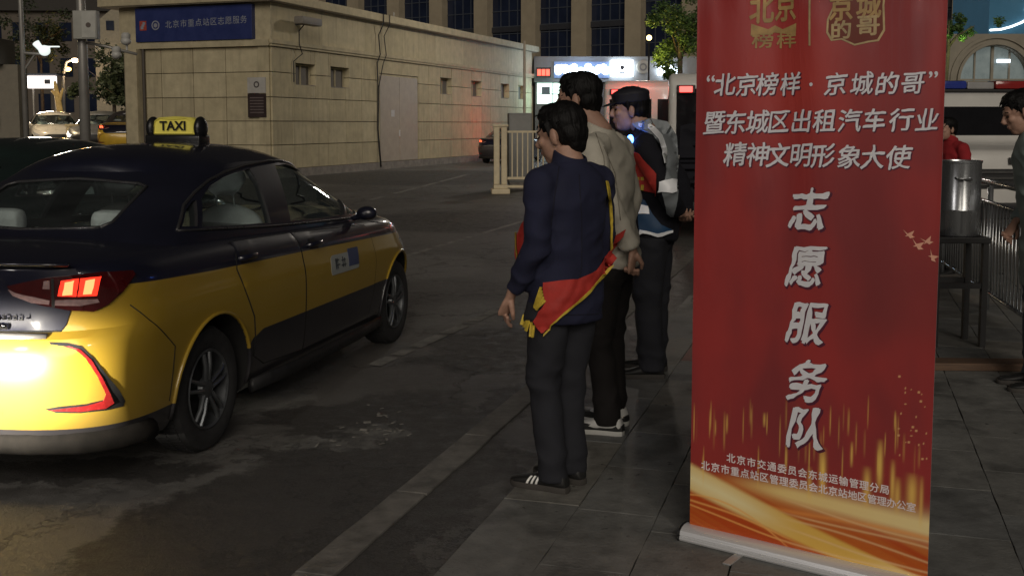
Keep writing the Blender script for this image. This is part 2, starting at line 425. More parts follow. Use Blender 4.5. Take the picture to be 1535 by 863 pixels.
# ------------------------------------------------------------------ taxi
TO = ground(322, 673); _b = ground(598, 512); TD = (_b - TO).normalized(); TN = Vector((-TD.y, TD.x, 0))
TORG = TO + TN*.87 - TD*1.03                    # ground point under the middle of the rear bumper
TRZ = math.atan2(TD.y, TD.x)
TW = Matrix.Translation(TORG) @ Matrix.Rotation(TRZ, 4, 'Z'); TWI = TW.inverted()
def tray(p):
    d = ray(p[0], p[1]); return TWI @ Vector((0,0,CH)), (TWI.to_3x3() @ d).normalized()
ZB = .20
ZT = [(0,1.035),(.25,1.055),(.6,1.065),(1.2,1.06),(2.0,1.03),(3.0,.995),(3.4,.985),(3.8,.965),(4.15,.90),(4.45,.78),(4.7,.68)]
def zt(x): return curve(x, ZT)
WPROF = [(0,.80),(.04,.835),(.13,.865),(.28,.885),(.42,.897),(.58,.905),(.70,.905),(.79,.893),(.85,.886),(.90,.874),(.95,.85),(.985,.815),(1.0,.79)]
def wz(x, z): return curve((z-ZB)/(zt(x)-ZB), WPROF)
XR = [(.20,.16),(.30,.085),(.40,.03),(.52,.0),(.62,-.005),(.70,.01),(.745,.035),(.765,.075),(.80,.085),(.90,.075),(1.0,.05),(1.035,.035),(1.06,.05)]
XF = [(.20,4.42),(.30,4.55),(.45,4.64),(.6,4.64),(.7,4.60),(.85,4.5)]
LR_, LF_ = .62, .95; PR, PF = 3.6, 2.6
def build_body():
    T = [0,.012,.03,.06,.1,.15,.2,.26,.32,.38,.44,.5,.56,.6,.64,.67,.70,.73,.76,.79,.82,.85,.88,.905,.93,.95,.965,.98,.992,1.0]
    us = []
    ys = [0,.1,.2,.3,.4,.5,.6,.68,.75,.81,.86,.90]
    for y in ys: us.append(('ry', y))
    xa = 1-(1-.90**PR)**(1/PR)
    for k in range(1, 13): us.append(('rx', lerp(xa, 1, k/12)))
    x = LR_ + .05
    n = 72
    for k in range(1, n): us.append(('s', k/n))
    xb = 1-(1-.90**PF)**(1/PF)
    for k in range(0, 12): us.append(('fx', lerp(1, xb, k/12)))
    for y in reversed(ys): us.append(('fy', y))
    def P(u, tau):
        kind, q = u
        # iterate because the shoulder height depends on x
        x = {'ry': .05, 'rx': .3, 's': LR_ + q*(4.6-LR_-LF_), 'fx': 4.3, 'fy': 4.6}[kind]
        for _ in range(4):
            z = ZB + tau*(zt(x)-ZB); xr = curve(z, XR); xf = curve(z, XF)
            if kind == 'ry': x = xr + LR_*(1-(1-q**PR)**(1/PR))
            elif kind == 'rx': x = xr + LR_*q
            elif kind == 's': x = lerp(xr+LR_, xf-LF_, q)
            elif kind == 'fx': x = xf - LF_*q
            else: x = xf - LF_*(1-(1-q**PF)**(1/PF))
        W = curve(tau, WPROF)
        if kind == 'ry' or kind == 'fy': y = q
        elif kind == 'rx': y = (1-(1-q)**PR)**(1/PR)
        elif kind == 'fx': y = (1-(1-q)**PF)**(1/PF)
        else: y = 1
        return Vector((x, -W*y, z))
    rings = [[P(u, t) for u in us] for t in T]
    nU = len(us)
    vs = []; idx = {}
    def vid(i, j, side):
        if us[j][1] == 0 and us[j][0] in ('ry','fy'): side = 0
        k = (i, j, side)
        if k not in idx:
            p = rings[i][j]; idx[k] = len(vs); vs.append((p.x, p.y if side == 0 else -p.y, p.z))
        return idx[k]
    fs = []
    for i in range(len(T)-1):
        for j in range(nU-1):
            for s in (0, 1): fs.append((vid(i,j,s), vid(i,j+1,s), vid(i+1,j+1,s), vid(i+1,j,s)))
    # top cap with crown, bottom flat
    ky = 12; capid = {}
    def cv(j, k):
        p = rings[-1][j]
        if k == 0: return vid(len(T)-1, j, 0)
        if k == ky: return vid(len(T)-1, j, 1)
        if us[j][1] == 0 and us[j][0] in ('ry','fy'): return vid(len(T)-1, j, 0)
        if (j,k) not in capid:
            s = k/ky; y = p.y*(1-2*s); c = 1-(1-2*s)**2
            hgt = curve(p.x, [(0,.0),(.12,.025),(.5,.05),(1.2,.03),(3.3,.06),(3.8,.08),(4.2,.085),(4.55,.05),(4.7,.0)]) * (abs(p.y)/.79)
            c = 1-abs(1-2*s)**3.2
            capid[(j,k)] = len(vs); vs.append((p.x, y, p.z + hgt*c))
        return capid[(j,k)]
    for j in range(nU-1):
        for k in range(ky):
            f = [cv(j,k), cv(j,k+1), cv(j+1,k+1), cv(j+1,k)]; g = []
            for a in f:
                if a not in g: g.append(a)
            if len(g) > 2: fs.append(tuple(g))
    for j in range(nU-1):
        f = [vid(0,j,0), vid(0,j+1,0), vid(0,j+1,1), vid(0,j,1)]; g = []
        for a in f:
            if a not in g: g.append(a)
        if len(g) > 2: fs.append(tuple(g))
    mb = MB(); mb.add(vs, fs); return mb
def taxi_paint():
    m = bpy.data.materials.new('taxi_paint'); m.use_nodes = True; MATS['taxi_paint'] = m; t = m.node_tree; N = t.nodes; L = t.links; b = N['Principled BSDF']
    tc = N.new('ShaderNodeTexCoord'); sp = N.new('ShaderNodeSeparateXYZ'); L.new(tc.outputs['Object'], sp.inputs[0])
    def fc(pts):
        d = N.new('ShaderNodeMath'); d.operation = 'DIVIDE'; L.new(sp.outputs[0], d.inputs[0]); d.inputs[1].default_value = 5.0
        f = N.new('ShaderNodeFloatCurve'); L.new(d.outputs[0], f.inputs['Value']); c = f.mapping.curves[0]
        while len(c.points) > 2: c.points.remove(c.points[1])
        c.points[0].location = (0, pts[0][1]/2); c.points[1].location = (1, pts[-1][1]/2)
        for x, z in pts[1:-1]: q = c.points.new(x/5, z/2)
        for q in c.points: q.handle_type = 'VECTOR'
        f.mapping.update(); 
        mu = N.new('ShaderNodeMath'); mu.operation = 'MULTIPLY'; L.new(f.outputs[0], mu.inputs[0]); mu.inputs[1].default_value = 2.0; return mu.outputs[0]
    up = fc([(0,.885),(.10,.885),(.16,.93),(.30,.955),(1.03,.925),(2.1,.90),(3.8,.85),(5,.80)])
    lo = fc([(0,.335),(.05,.335),(.70,.34),(1.05,.36),(1.30,.38),(1.44,.50),(1.55,.535),(3.6,.535),(3.66,.34),(5,.34)])
    def cmp(c, inv=False):
        s = N.new('ShaderNodeMath'); s.operation = 'SUBTRACT'; L.new(sp.outputs[2], s.inputs[0]); L.new(c, s.inputs[1])
        r = N.new('ShaderNodeMapRange'); L.new(s.outputs[0], r.inputs[0]); r.inputs[1].default_value = -.0015; r.inputs[2].default_value = .0015
        return r.outputs[0]
    n = N.new('ShaderNodeTexNoise'); n.inputs['Scale'].default_value = 3; n.inputs['Detail'].default_value = 8; L.new(tc.outputs['Object'], n.inputs[0])
    def mix(f, a, c, k=None):
        x = N.new('ShaderNodeMix'); x.data_type = 'RGBA'; L.new(f, x.inputs[0])
        for q, i in ((a,6),(c,7)):
            if isinstance(q, tuple): x.inputs[i].default_value = (*q,1)
            else: L.new(q, x.inputs[i])
        return x.outputs[2]
    yel = mix(n.outputs[0], (.34,.22,.022), (.42,.275,.030))
    c = mix(cmp(lo), (.016,.016,.022), yel); c = mix(cmp(up), c, (.008,.009,.021))
    # road film near the sill
    dz = N.new('ShaderNodeMapRange'); L.new(sp.outputs[2], dz.inputs[0]); dz.inputs[1].default_value = .62; dz.inputs[2].default_value = .25; dz.inputs[3].default_value = 0; dz.inputs[4].default_value = .45
    mu = N.new('ShaderNodeMath'); mu.operation = 'MULTIPLY'; L.new(dz.outputs[0], mu.inputs[0]); L.new(n.outputs[0], mu.inputs[1])
    c = mix(mu.outputs[0], c, (.11,.10,.09))
    L.new(c, b.inputs['Base Color']); b.inputs['Roughness'].default_value = .38; b.inputs['Coat Weight'].default_value = .8; b.inputs['Coat Roughness'].default_value = .10
    b.inputs['Specular IOR Level'].default_value = .4
    return m
m_navy = mat('navy_paint', (.008,.009,.019), .35, coat=.8, var=.15, scale=3)
m_blackp = mat('black_plastic', (.012,.012,.013), .55, var=.2, scale=12)
m_rubber = mat('tyre_rubber', (.022,.022,.023), .85, var=.3, scale=20, bump=.2, bscale=90)
m_rim = mat('alloy_grey', (.17,.18,.19), .38, metal=.75, var=.2, scale=10)
m_rimd = mat('brake_dark', (.012,.012,.012), .8, var=.2)
m_chrome = mat('chrome', (.62,.62,.62), .15, metal=1.0, var=.05)
m_lampred = mat('lamp_red', (.05,.003,.004), .12, coat=1.0, var=.2, scale=25)
m_lampon = mat('lamp_red_lit', (.6,.02,.01), .2, var=0, emis=(1.0,.035,.015), estr=1.7)
m_lampcore = mat('lamp_core_lit', (.9,.3,.1), .2, var=0, emis=(1.0,.17,.06), estr=3.6)
m_clear = mat('lamp_clear', (.30,.20,.20), .12, coat=1.0, var=.3, scale=30)
m_liner = mat('wheel_arch_liner', (.008,.008,.008), .9, var=.2)
m_headl = mat('headlamp_glass', (.35,.37,.40), .1, coat=1., var=.2, scale=20)
m_trim = mat('window_trim', (.03,.03,.032), .3, var=.1)
def glass_mat(name, tint, dens):
    m = bpy.data.materials.new(name); m.use_nodes = True; MATS[name] = m; t = m.node_tree; N = t.nodes; L = t.links
    N.remove(N['Principled BSDF']); o = N['Material Output']
    tr = N.new('ShaderNodeBsdfTransparent'); tr.inputs[0].default_value = (*tint, 1)
    gl = N.new('ShaderNodeBsdfGlossy'); gl.inputs['Roughness'].default_value = .04; gl.inputs[0].default_value = (.9,.95,1,1)
    df = N.new('ShaderNodeBsdfDiffuse'); df.inputs[0].default_value = (.10,.11,.11,1)
    n = N.new('ShaderNodeTexNoise'); n.inputs['Scale'].default_value = 4; n.inputs['Detail'].default_value = 5
    mr = N.new('ShaderNodeMapRange'); L.new(n.outputs[0], mr.inputs[0]); mr.inputs[1].default_value = .3; mr.inputs[2].default_value = .75; mr.inputs[3].default_value = dens*.6; mr.inputs[4].default_value = dens*1.4
    m1 = N.new('ShaderNodeMixShader'); L.new(mr.outputs[0], m1.inputs[0]); L.new(tr.outputs[0], m1.inputs[1]); L.new(df.outputs[0], m1.inputs[2])
    lw = N.new('ShaderNodeLayerWeight'); pw = N.new('ShaderNodeMath'); pw.operation = 'POWER'; L.new(lw.outputs['Facing'], pw.inputs[0]); pw.inputs[1].default_value = 5.0
    lw.inputs[0].default_value = .5; fr = N.new('ShaderNodeMapRange'); L.new(pw.outputs[0], fr.inputs[0]); fr.inputs[3].default_value = .03; fr.inputs[4].default_value = .8
    m2 = N.new('ShaderNodeMixShader'); L.new(fr.outputs[0], m2.inputs[0]); L.new(m1.outputs[0], m2.inputs[1]); L.new(gl.outputs[0], m2.inputs[2])
    L.new(m2.outputs[0], o.inputs[0]); return m
m_glass = glass_mat('side_glass', (.86,.90,.90), .05)
m_glassr = glass_mat('rear_glass', (.85,.88,.88), .10)
def cyl_obj(x, y0, y1, z, r):
    mb = MB(); M = Matrix.Translation((x, 0, z)) @ Matrix.Rotation(R(-90), 4, 'X')
    mb.lathe([(r, y0), (r, y1)], M, 48); return mb.build('cutter', m_liner)
def boolean(o, cutters, op='DIFFERENCE'):
    for c in cutters:
        md = o.modifiers.new('b', 'BOOLEAN'); md.object = c; md.operation = op; md.solver = 'EXACT'
        try: md.material_mode = 'TRANSFER'
        except Exception: pass
    dg = bpy.context.evaluated_depsgraph_get(); dg.update()
    me = bpy.data.meshes.new_from_object(o.evaluated_get(dg)); o.modifiers.clear(); o.data = me
    for c in cutters: bpy.data.objects.remove(c)
    return o
AX_R, AX_F, AZ = 1.03, 3.90, .315
def wheel(parent, x, side):
    """side -1: right wheel, outer face towards -y"""
    hub = bpy.data.objects.new('wheel', None)
    mbt = MB(); M = Matrix.Translation((x, 0, AZ)) @ Matrix.Rotation(R(90)*(-side), 4, 'X')
    o0 = .655   # inner plane of the wheel
    tp = [(.205,0),(.27,-.005),(.305,.012),(.318,.04),(.32,.11),(.318,.165),(.305,.193),(.27,.205),(.222,.198),(.206,.185)]
    mbt.lathe([(r, h+o0) for r, h in tp], M, 48, close=True)
    for k in range(72):      # tread blocks
        a = 2*PI*k/72
        for (h0, h1, sh) in ((.045,.10,0),(.115,.165,.03)):
            q = Matrix.Rotation(a+sh, 4, 'Z'); mbt.box(.316,.3225,-.009,.009,h0+o0,h1+o0, M @ q)
    tyre = mbt.build('tyre', m_rubber, parent, smooth=35)
    mbr = MB()
    mbr.lathe([(.206,o0+.19),(.200,o0+.196),(.190,o0+.186),(.185,o0+.15),(.180,o0+.02),(.190,o0+.02),(.206,o0+.05)], M, 48, close=True)
    for k in range(5):
        for off in (-.15, .15):
            a = 2*PI*k/5 + .35; c, s_ = math.cos(a), math.sin(a); t = (-s_, c)
            p0 = Vector((c*.045 + t[0]*off*.10, s_*.045 + t[1]*off*.10, o0+.178)); p1 = Vector((math.cos(a+off)*.19, math.sin(a+off)*.19, o0+.182))
            mid = p0.lerp(p1,.55) + Vector((0,0,.008))
            mbr.tube([M @ p0, M @ mid, M @ p1], [(.017,.012),(.0125,.011),(.014,.010)], 8)
    mbr.lathe([(.0,o0+.192),(.030,o0+.192),(.055,o0+.183),(.062,o0+.16),(.0,o0+.16)], M, 24)
    rim = mbr.build('rim', m_rim, tyre, smooth=35)
    md = MB(); md.lathe([(.0,o0+.115),(.178,o0+.115),(.178,o0+.10),(.0,o0+.10)], M, 32); md.build('brake_disc', m_rimd, tyre)
    return tyre
def greenhouse(shrink=0.0):
    # slices from the belt to the roof edge, then the crowned roof
    K = 16
    def S(t, q):     # q: angle around, 0 rear middle .. 1 front middle, right side
        x0 = lerp(.52, 1.30, t) + .05*math.sin(PI*t)*-1; x1 = lerp(3.86, 3.00, t) + .09*math.sin(PI*t)
        W = lerp(.80, .585, t**1.15) + .012*math.sin(PI*t)
        z0 = zt(lerp(x0,x1,.5))
        lr = lerp(.55,.62,t); lf = lerp(.75,.80,t)
        if q < .3:
            y = q/.3*.92; x = x0 + lr*(1-(1-y**3.2)**(1/3.2)); yy = y
        elif q < .7:
            xa = x0 + lr*(1-(1-.92**3.2)**(1/3.2)); xb = x1 - lf*(1-(1-.92**3.0)**(1/3.0))
            x = lerp(xa, xb, (q-.3)/.4)
            yy = 1.0
            if x < x0+lr: yy = (1-((x0+lr-x)/lr)**3.2)**(1/3.2)
            if x > x1-lf: yy = min(yy, (1-((x-(x1-lf))/lf)**3.0)**(1/3.0))
        else:
            y = (1-q)/.3*.92; x = x1 - lf*(1-(1-y**3.0)**(1/3.0)); yy = y
        zr = curve(x, [(.5,1.37),(1.30,1.405),(1.7,1.435),(2.1,1.442),(2.5,1.43),(2.95,1.385),(3.4,1.33)])
        zl = zt(x) - .03
        if x > 3.3: zl = zt(x) - .02
        z = lerp(zl, zr, t)
        return Vector((x, -W*yy, z))
    qs = [i/90 for i in range(91)]
    ts = [i/K for i in range(K+1)]
    vs = []; idx = {}; fs = []
    grid = [[S(t, q) for q in qs] for t in ts]
    def vid(i, j, s):
        if j in (0, 90): s = 0
        if (i,j,s) not in idx: p = grid[i][j]; idx[(i,j,s)] = len(vs); vs.append((p.x, p.y if s == 0 else -p.y, p.z))
        return idx[(i,j,s)]
    for i in range(K):
        for j in range(90):
            for s in (0,1): fs.append((vid(i,j,s), vid(i,j+1,s), vid(i+1,j+1,s), vid(i+1,j,s)))
    ky = 14; cap = {}
    def cv(j,k):
        if k == 0: return vid(K,j,0)
        if k == ky: return vid(K,j,1)
        if j in (0,90): return vid(K,j,0)
        if (j,k) not in cap:
            p = grid[K][j]; s = k/ky; c = 1-abs(1-2*s)**2.4; hg = .112*(abs(p.y)/.6)
            cap[(j,k)] = len(vs); vs.append((p.x, p.y*(1-2*s), p.z + hg*c))
        return cap[(j,k)]
    for j in range(90):
        for k in range(ky):
            g = []
            for a in (cv(j,k), cv(j,k+1), cv(j+1,k+1), cv(j+1,k)):
                if a not in g: g.append(a)
            if len(g) > 2: fs.append(tuple(g))
    mb = MB(); mb.add(vs, fs); return mb
def prism(poly, axis, a, b):
    """extrude a 2D outline along x or y"""
    mb = MB(); f = (lambda p, d: (p[0], d, p[1])) if axis == 'y' else (lambda p, d: (d, p[0], p[1]))
    mb.ring_loft([[f(p, a) for p in poly], [f(p, b) for p in poly]]); return mb.build('cutter', m_trim)
def shrink_poly(poly, d):
    c = Vector((sum(p[0] for p in poly)/len(poly), sum(p[1] for p in poly)/len(poly)))
    return [tuple(Vector(p) + (c-Vector(p)).normalized()*d) for p in poly]
taxi = thing('taxi', 'yellow and navy taxi sedan driving past with its right rear lamp lit', 'taxi')
m_taxi = taxi_paint()
body = build_body().build('body', [m_taxi, m_liner], taxi, smooth=40)
BV = bvh_of(body)
gh = greenhouse().build('roof', m_navy, taxi, smooth=40)
GV = bvh_of(gh)
ALLV = None
def pix_local(p, bvh):
    o, d = tray(p); h = bvh.ray_cast(o, d)[0]
    if h is None:                        # a point on the outline itself: the plane of the side
        t = (-.62 - o.y)/d.y; h = o + d*t
    return h
# outlines taken on the right side (x, z)
def to_xz(pts): 
    out = []
    for p in pts:
        h = pix_local(p, GV)
        out.append((h.x, h.z))
    return out
# side window outlines read off the photograph, turned into (x forward, z up)
W_Q = to_xz([(273,340),(279,314),(288,302),(294,300),(296,339)])
W_R = to_xz([(303,339),(302,298),(314,279),(334,266),(352,259),(374,253),(389,276),(397,300),(406,334),(360,338)])
W_F = to_xz([(436,331),(428,297),(420,270),(412,248),(428,246),(449,250),(474,264),(495,280),(507,297),(516,322),(480,327)])
W_A = to_xz([(505,285),(520,296),(530,306),(533,320),(520,322)])
sidewins = [W_Q, W_R, W_F, W_A]
RW0 = [(h.y, h.z) for h in (pix_local(p, GV) for p in [(150,341),(169,333),(195,305),(220,280),(208,275),(150,270),(90,266),(40,263)])]
_z = RW0[-1][1]; RW0 = [q for q in RW0 if q[0] < -.04]; _z = RW0[-1][1]
RW = RW0 + [(0, _z+.006)] + [(-y, z) for y, z in reversed(RW0)] + [(0, RW0[0][1]-.012)]
WS = [(-.70,1.04),(-.56,1.35),(-.50,1.375),(0,1.40),(.50,1.375),(.56,1.35),(.70,1.04),(0,1.03)]
md = gh.modifiers.new('s', 'SOLIDIFY'); md.thickness = .035; md.offset = -1
dg = bpy.context.evaluated_depsgraph_get(); dg.update(); gh.data = bpy.data.meshes.new_from_object(gh.evaluated_get(dg)); gh.modifiers.clear()
cut = [prism(p, 'y', -1.2, 1.2) for p in sidewins] + [prism(RW, 'x', .2, 1.6), prism(WS, 'x', 2.55, 4.2)]
boolean(gh, cut)
arch = [cyl_obj(x, s*.55, s*1.1, AZ, .385) for x in (AX_R, AX_F) for s in (-1, 1)]
boolean(body, arch)
for me in (body.data, gh.data):
    me.polygons.foreach_set('use_smooth', [True]*len(me.polygons)); me.set_sharp_from_angle(angle=R(28))
def sray(p): return Vector((p[0], -3, p[1])), Vector((0,1,0))
def rray(p): return Vector((-3, p[0], p[1])), Vector((1,0,0))
def fray(p): return Vector((8, p[0], p[1])), Vector((-1,0,0))
def both(o): mirror_y(o); return o
def inset_ring(poly, d):      # frame strip outline around a window: returns list of quads
    return poly
def frame_strip(name, poly, bvh, toray, m, parent, r=.008, off=.003, closed=True):
    pts = []
    n = len(poly)
    for i in range(n if closed else n-1):
        a = Vector(poly[i]); b = Vector(poly[(i+1)%n]); k = max(1, int((b-a).length/.05))
        for j in range(k):
            o, d = toray(a.lerp(b, j/k)); h = bvh.ray_cast(o, d)
            if h[0] is not None: pts.append(h[0] + (h[1] if h[1].dot(d) < 0 else -h[1])*off)
    if closed and pts: pts.append(pts[0])
    elif pts:
        o, d = toray(Vector(poly[-1])); h = bvh.ray_cast(o, d)
        if h[0] is not None: pts.append(h[0] + (h[1] if h[1].dot(d) < 0 else -h[1])*off)
    mb = MB(); mb.tube(pts, r, 6); return mb.build(name, m, parent, smooth=True)
for i, pl in enumerate(sidewins):
    g = patch('side_window' if i else 'quarter_window', [tuple(p) for p in pl], GV, sray, m_glass, taxi, step=.06, off=-.012, thick=.003); both(g)
g = patch('rear_window', RW, GV, rray, m_glassr, taxi, step=.07, off=-.010, thick=.003)
g = patch('windscreen', WS, GV, fray, m_glass, taxi, step=.08, off=-.010, thick=.003)
frame_strip('window_trim', RW, GV, rray, m_trim, taxi, .009, .0)
TOPL = to_xz([(265,346),(275,308),(290,290),(312,271),(336,258),(365,248),(400,241),(430,241),(455,247),(480,260),(500,276),(520,293),(537,312)])
BOTL = to_xz([(266,346),(330,343),(405,339),(470,333),(535,325)])
both(frame_strip('window_trim', BOTL, GV, sray, m_trim, taxi, .008, .002, False))
both(frame_strip('window_trim', TOPL, GV, sray, m_trim, taxi, .009, .002, False))
# doors: thin raised skins on the body side
REAR_DOOR = [(1.46,.40),(1.60,.33),(2.135,.30),(2.11,.70),(2.085,1.01),(1.32,1.035),(1.27,.90),(1.33,.78),(1.44,.62),(1.465,.50)]
FRONT_DOOR = [(2.145,.30),(3.24,.30),(3.30,.45),(3.33,.70),(3.26,.955),(2.095,1.01),(2.12,.70)]
for nm, pl in (('rear_door', REAR_DOOR), ('front_door', FRONT_DOOR)):
    d = patch(nm, pl, BV, sray, m_taxi, taxi, step=.05, off=.0045, thick=.009)
    d2 = both(d)
both(frame_strip('panel_gap', REAR_DOOR, BV, sray, m_liner, taxi, .0045, .001))
both(frame_strip('panel_gap', FRONT_DOOR, BV, sray, m_liner, taxi, .0045, .001))
both(frame_strip('panel_gap', [(.60,.36),(.62,.62),(.42,.78),(.33,.86)], BV, sray, m_liner, taxi, .003, .0, False))
both(frame_strip('panel_gap', [(3.40,.97),(3.9,.905),(4.3,.80)], BV, sray, m_liner, taxi, .003, .0, False))
# fuel flap / door handles
for hx, hz in ((1.40,.955),(2.30,.93)):
    h = BV.ray_cast(Vector((hx,-3,hz)), Vector((0,1,0)))[0]
    mb = MB(); mb.tube([(hx-.10,h.y-.006,hz-.004),(hx-.07,h.y-.032,hz),(hx+.05,h.y-.036,hz+.002),(hx+.10,h.y-.012,hz)], [(.012,.016)]*4, 10)
    both(mb.build('door_handle', m_navy, taxi, smooth=True))
    both(patch('handle_recess', [(hx-.075,hz-.03),(hx+.05,hz-.035),(hx+.07,hz),(hx+.03,hz+.03),(hx-.06,hz+.028)], BV, sray, m_blackp, taxi, step=.03, off=.006, thick=.003))
# wing mirrors
mb = MB(); mb.ell((3.15,-.91,1.05), (.055,.075,.050)); mb.tube([(3.17,-.80,1.01),(3.15,-.88,1.03)], [(.04,.02),(.03,.02)], 10)
mir = fuse(mb, 'wing_mirror', m_navy, taxi, .012, 3); both(mir)
# lamps: outlines seen from behind, wrapped over the corner
lampT = [(13,427),(70,415),(150,409),(196,407),(200,412),(182,436),(160,456),(140,466),(105,464),(60,455),(25,443)]
hl = patch('tail_lamp', lampT, BV, tray, m_lampred, taxi, step=4, off=.016, thick=.018); 
lampL = mirror_y(hl)
def both2(o, par):
    me = o.data.copy()
    for v in me.vertices: v.co.y = -v.co.y
    me.flip_normals(); c = link(o.name.split('.')[0], me, par); return c
for poly, m in (([(92,420),(118,417),(115,443),(88,442)], m_lampon), ([(120,417),(150,415),(144,442),(117,443)], m_lampon),
                ([(98,422),(111,420),(109,440),(95,441)], m_lampcore), ([(128,420),(141,418),(137,439),(124,440)], m_lampcore)):
    q = patch('lamp_lens', poly, BV, tray, m, hl, step=4, off=.0185 if m is m_lampon else .0205, thick=.003); both2(q, lampL)
for poly in ([(84,448),(145,447),(148,452),(120,457),(84,456)], [(15,432),(25,437),(76,449),(76,455),(50,452),(22,441)]):
    q = patch('lamp_reflector', poly, BV, tray, m_clear, hl, step=4, off=.0185, thick=.003); both2(q, lampL)
q = patch('lamp_reflector', [(67,420),(76,419),(76,432),(66,431)], BV, tray, m_clear, hl, step=4, off=.0185, thick=.003); both2(q, lampL)
q = patch('lamp_divider', [(78,416),(82,415.5),(84,459),(79,458)], BV, tray, m_blackp, hl, step=4, off=.019, thick=.003); both2(q, lampL)
# boot lid: navy skin between the lamps, its yellow corner cut slanted
lid = patch('boot_lid', [(-.69,.90),(-.66,.80),(-.645,.772),(0,.765),(.645,.772),(.66,.80),(.69,.90),(.72,1.0),(.70,1.035),(0,1.037),(-.70,1.035),(-.72,1.0)], BV, rray, mat('boot_lid_paint', (.008,.009,.022), .5, coat=.25, var=.15, scale=3, spec=.25), taxi, step=.05, off=.006, thick=.012)
frame_strip('panel_gap', [(-.72,1.0),(-.69,.90),(-.655,.80),(-.64,.768),(0,.762),(.64,.768),(.655,.80),(.69,.90),(.72,1.0)], BV, rray, m_liner, taxi, .0045, .001, False)
mb = MB(); mb.tube([(.03+.09*(abs(y)/.7)**3, y, 1.062+.012*(1-abs(y)/.7)) for y in [i*.1-.7 for i in range(15)]], [(.022,.010)]*15, 8); mb.build('boot_lip', m_navy, taxi, smooth=True)
mb = MB(); mb.tube([(.078, y, .79) for y in (-.42,-.2,0,.2,.42)], [(.02,.014)]*5, 8); mb.build('plate_garnish', m_chrome, lid, smooth=True)
# model lettering on the lid, too small to read
mb = MB()
for k in range(7):
    y = -.33 - k*.028; mb.box(.062,.070,y-.009,y+.009,.822,.828); mb.box(.062,.070,y-.009,y-.005,.822,.842); 
    if k % 2: mb.box(.062,.070,y-.009,y+.009,.837,.842)
mb.build('badge_letters', m_chrome, lid)
mb = MB(); mb.box(.045,.052,-.24,.24,.60,.72); mb.build('number_plate', mat('plate_blue', (.02,.07,.30), .35), taxi)
# bumper corner grooves with red reflector strips
GROOVE = [(74,513),(100,514),(122,519),(140,536),(160,562),(178,584),(187,600),(184,608),(160,614),(120,618),(85,618),(68,612),(88,609),(130,605),(155,599),(160,592),(150,566),(134,540),(118,526),(98,519),(76,516)]
gr = patch('bumper_groove', GROOVE, BV, tray, m_blackp, taxi, step=5, off=.004, thick=.006); gl_ = mirror_y(gr)
STRIP = [(96,520),(112,523),(128,536),(146,564),(158,590),(154,600),(130,607),(92,612),(72,614),(120,615.5),(158,611),(170,603),(165,590),(152,564),(136,538),(120,523.5),(104,519)]
q = patch('red_reflector', STRIP, BV, tray, mat('reflector_red', (.34,.02,.02), .25, coat=1.0, var=.25, scale=30), gr, step=4, off=.008, thick=.004); both2(q, gl_)
# silver strip under the boot lid
mb = MB(); mb.tube([(.052+.05*(abs(y)/.62)**4, y, .748) for y in [i*.1-.6 for i in range(13)]], [(.02,.017)]*13, 8); mb.build('bumper_ledge', mat('satin_trim', (.30,.29,.28), .4, metal=.6), taxi, smooth=True)
# lower valance
mb = MB()
mb.tube([(.10+.55*(1-(1-(abs(y)/.90)**3.6)**(1/3.6)) if abs(y) < .9 else .6, y*.96, .265) for y in [-.895,-.88,-.84,-.78,-.7,-.5,-.25,0,.25,.5,.7,.78,.84,.88,.895]], [(.045,.05)]*15, 10)
mb.build('rear_valance', mat('dusty_plastic', (.020,.018,.016), .9, var=.4, scale=14, spec=.2), taxi, smooth=True)
mb = MB(); mb.tube([(1.45,-.87,.235),(2,-.885,.225),(3.0,-.885,.225),(3.5,-.87,.235)], [(.02,.04)]*4, 8); both(mb.build('side_sill', m_blackp, taxi, smooth=True))
# arch lips
for ax in (AX_R, AX_F):
    pts = []
    for k in range(25):
        a = R(-8 + 196*k/24); x = ax + .392*math.cos(a); z = AZ + .392*math.sin(a)
        h = BV.ray_cast(Vector((x,-3,z)), Vector((0,1,0)))
        if h[0] is not None: pts.append((x, h[0].y-.002, z))
    mb = MB(); mb.tube(pts, [(.013,.009)]*len(pts), 6); both(mb.build('arch_lip', m_taxi, taxi, smooth=True))
    for s in (-1, 1): wheel(taxi, ax, s)
# head lamps and front
hd = patch('headlamp', [(3.95,.80),(4.30,.70),(4.42,.66),(4.38,.60),(4.25,.62),(4.05,.70)], BV, sray, m_headl, taxi, step=.05, off=.008, thick=.01); both(hd)
patch('grille', [(-.55,.35),(.55,.35),(.62,.60),(.40,.68),(-.40,.68),(-.62,.60)], BV, fray, m_blackp, taxi, step=.06, off=.006, thick=.01)
# sticker on the front door
m_stk = mat('sticker_white', (.36,.38,.36), .45, var=.1); m_stkb = mat('sticker_blue', (.06,.08,.17), .45)
st = patch('door_sticker', [(2.52,.70),(2.97,.695),(2.985,.71),(2.99,.80),(2.97,.815),(2.535,.825),(2.51,.81),(2.505,.72)], BV, sray, m_stk, taxi, step=.05, off=.008, thick=.002)
patch('sticker_field', [(2.80,.725),(2.98,.72),(2.985,.835),(2.80,.84)], BV, sray, m_stkb, st, step=.05, off=.0095, thick=.002)
m_ink = mat('sticker_ink', (.05,.06,.07), .5)
for k, (x0, x1, z0, z1) in enumerate([(2.57,.59+2,.735,.80),(2.565,2.63,.785,.792),(2.60,2.61,.735,.80),(2.565,2.64,.755,.762),(2.69,2.70,.735,.80),(2.67,2.74,.775,.782),(2.72,2.73,.735,.79),(2.67,2.745,.745,.752)]):
    patch('sticker_mark', [(x0,z0),(x1,z0),(x1,z1),(x0,z1)], BV, sray, m_ink, st, step=.05, off=.0115, thick=.002)
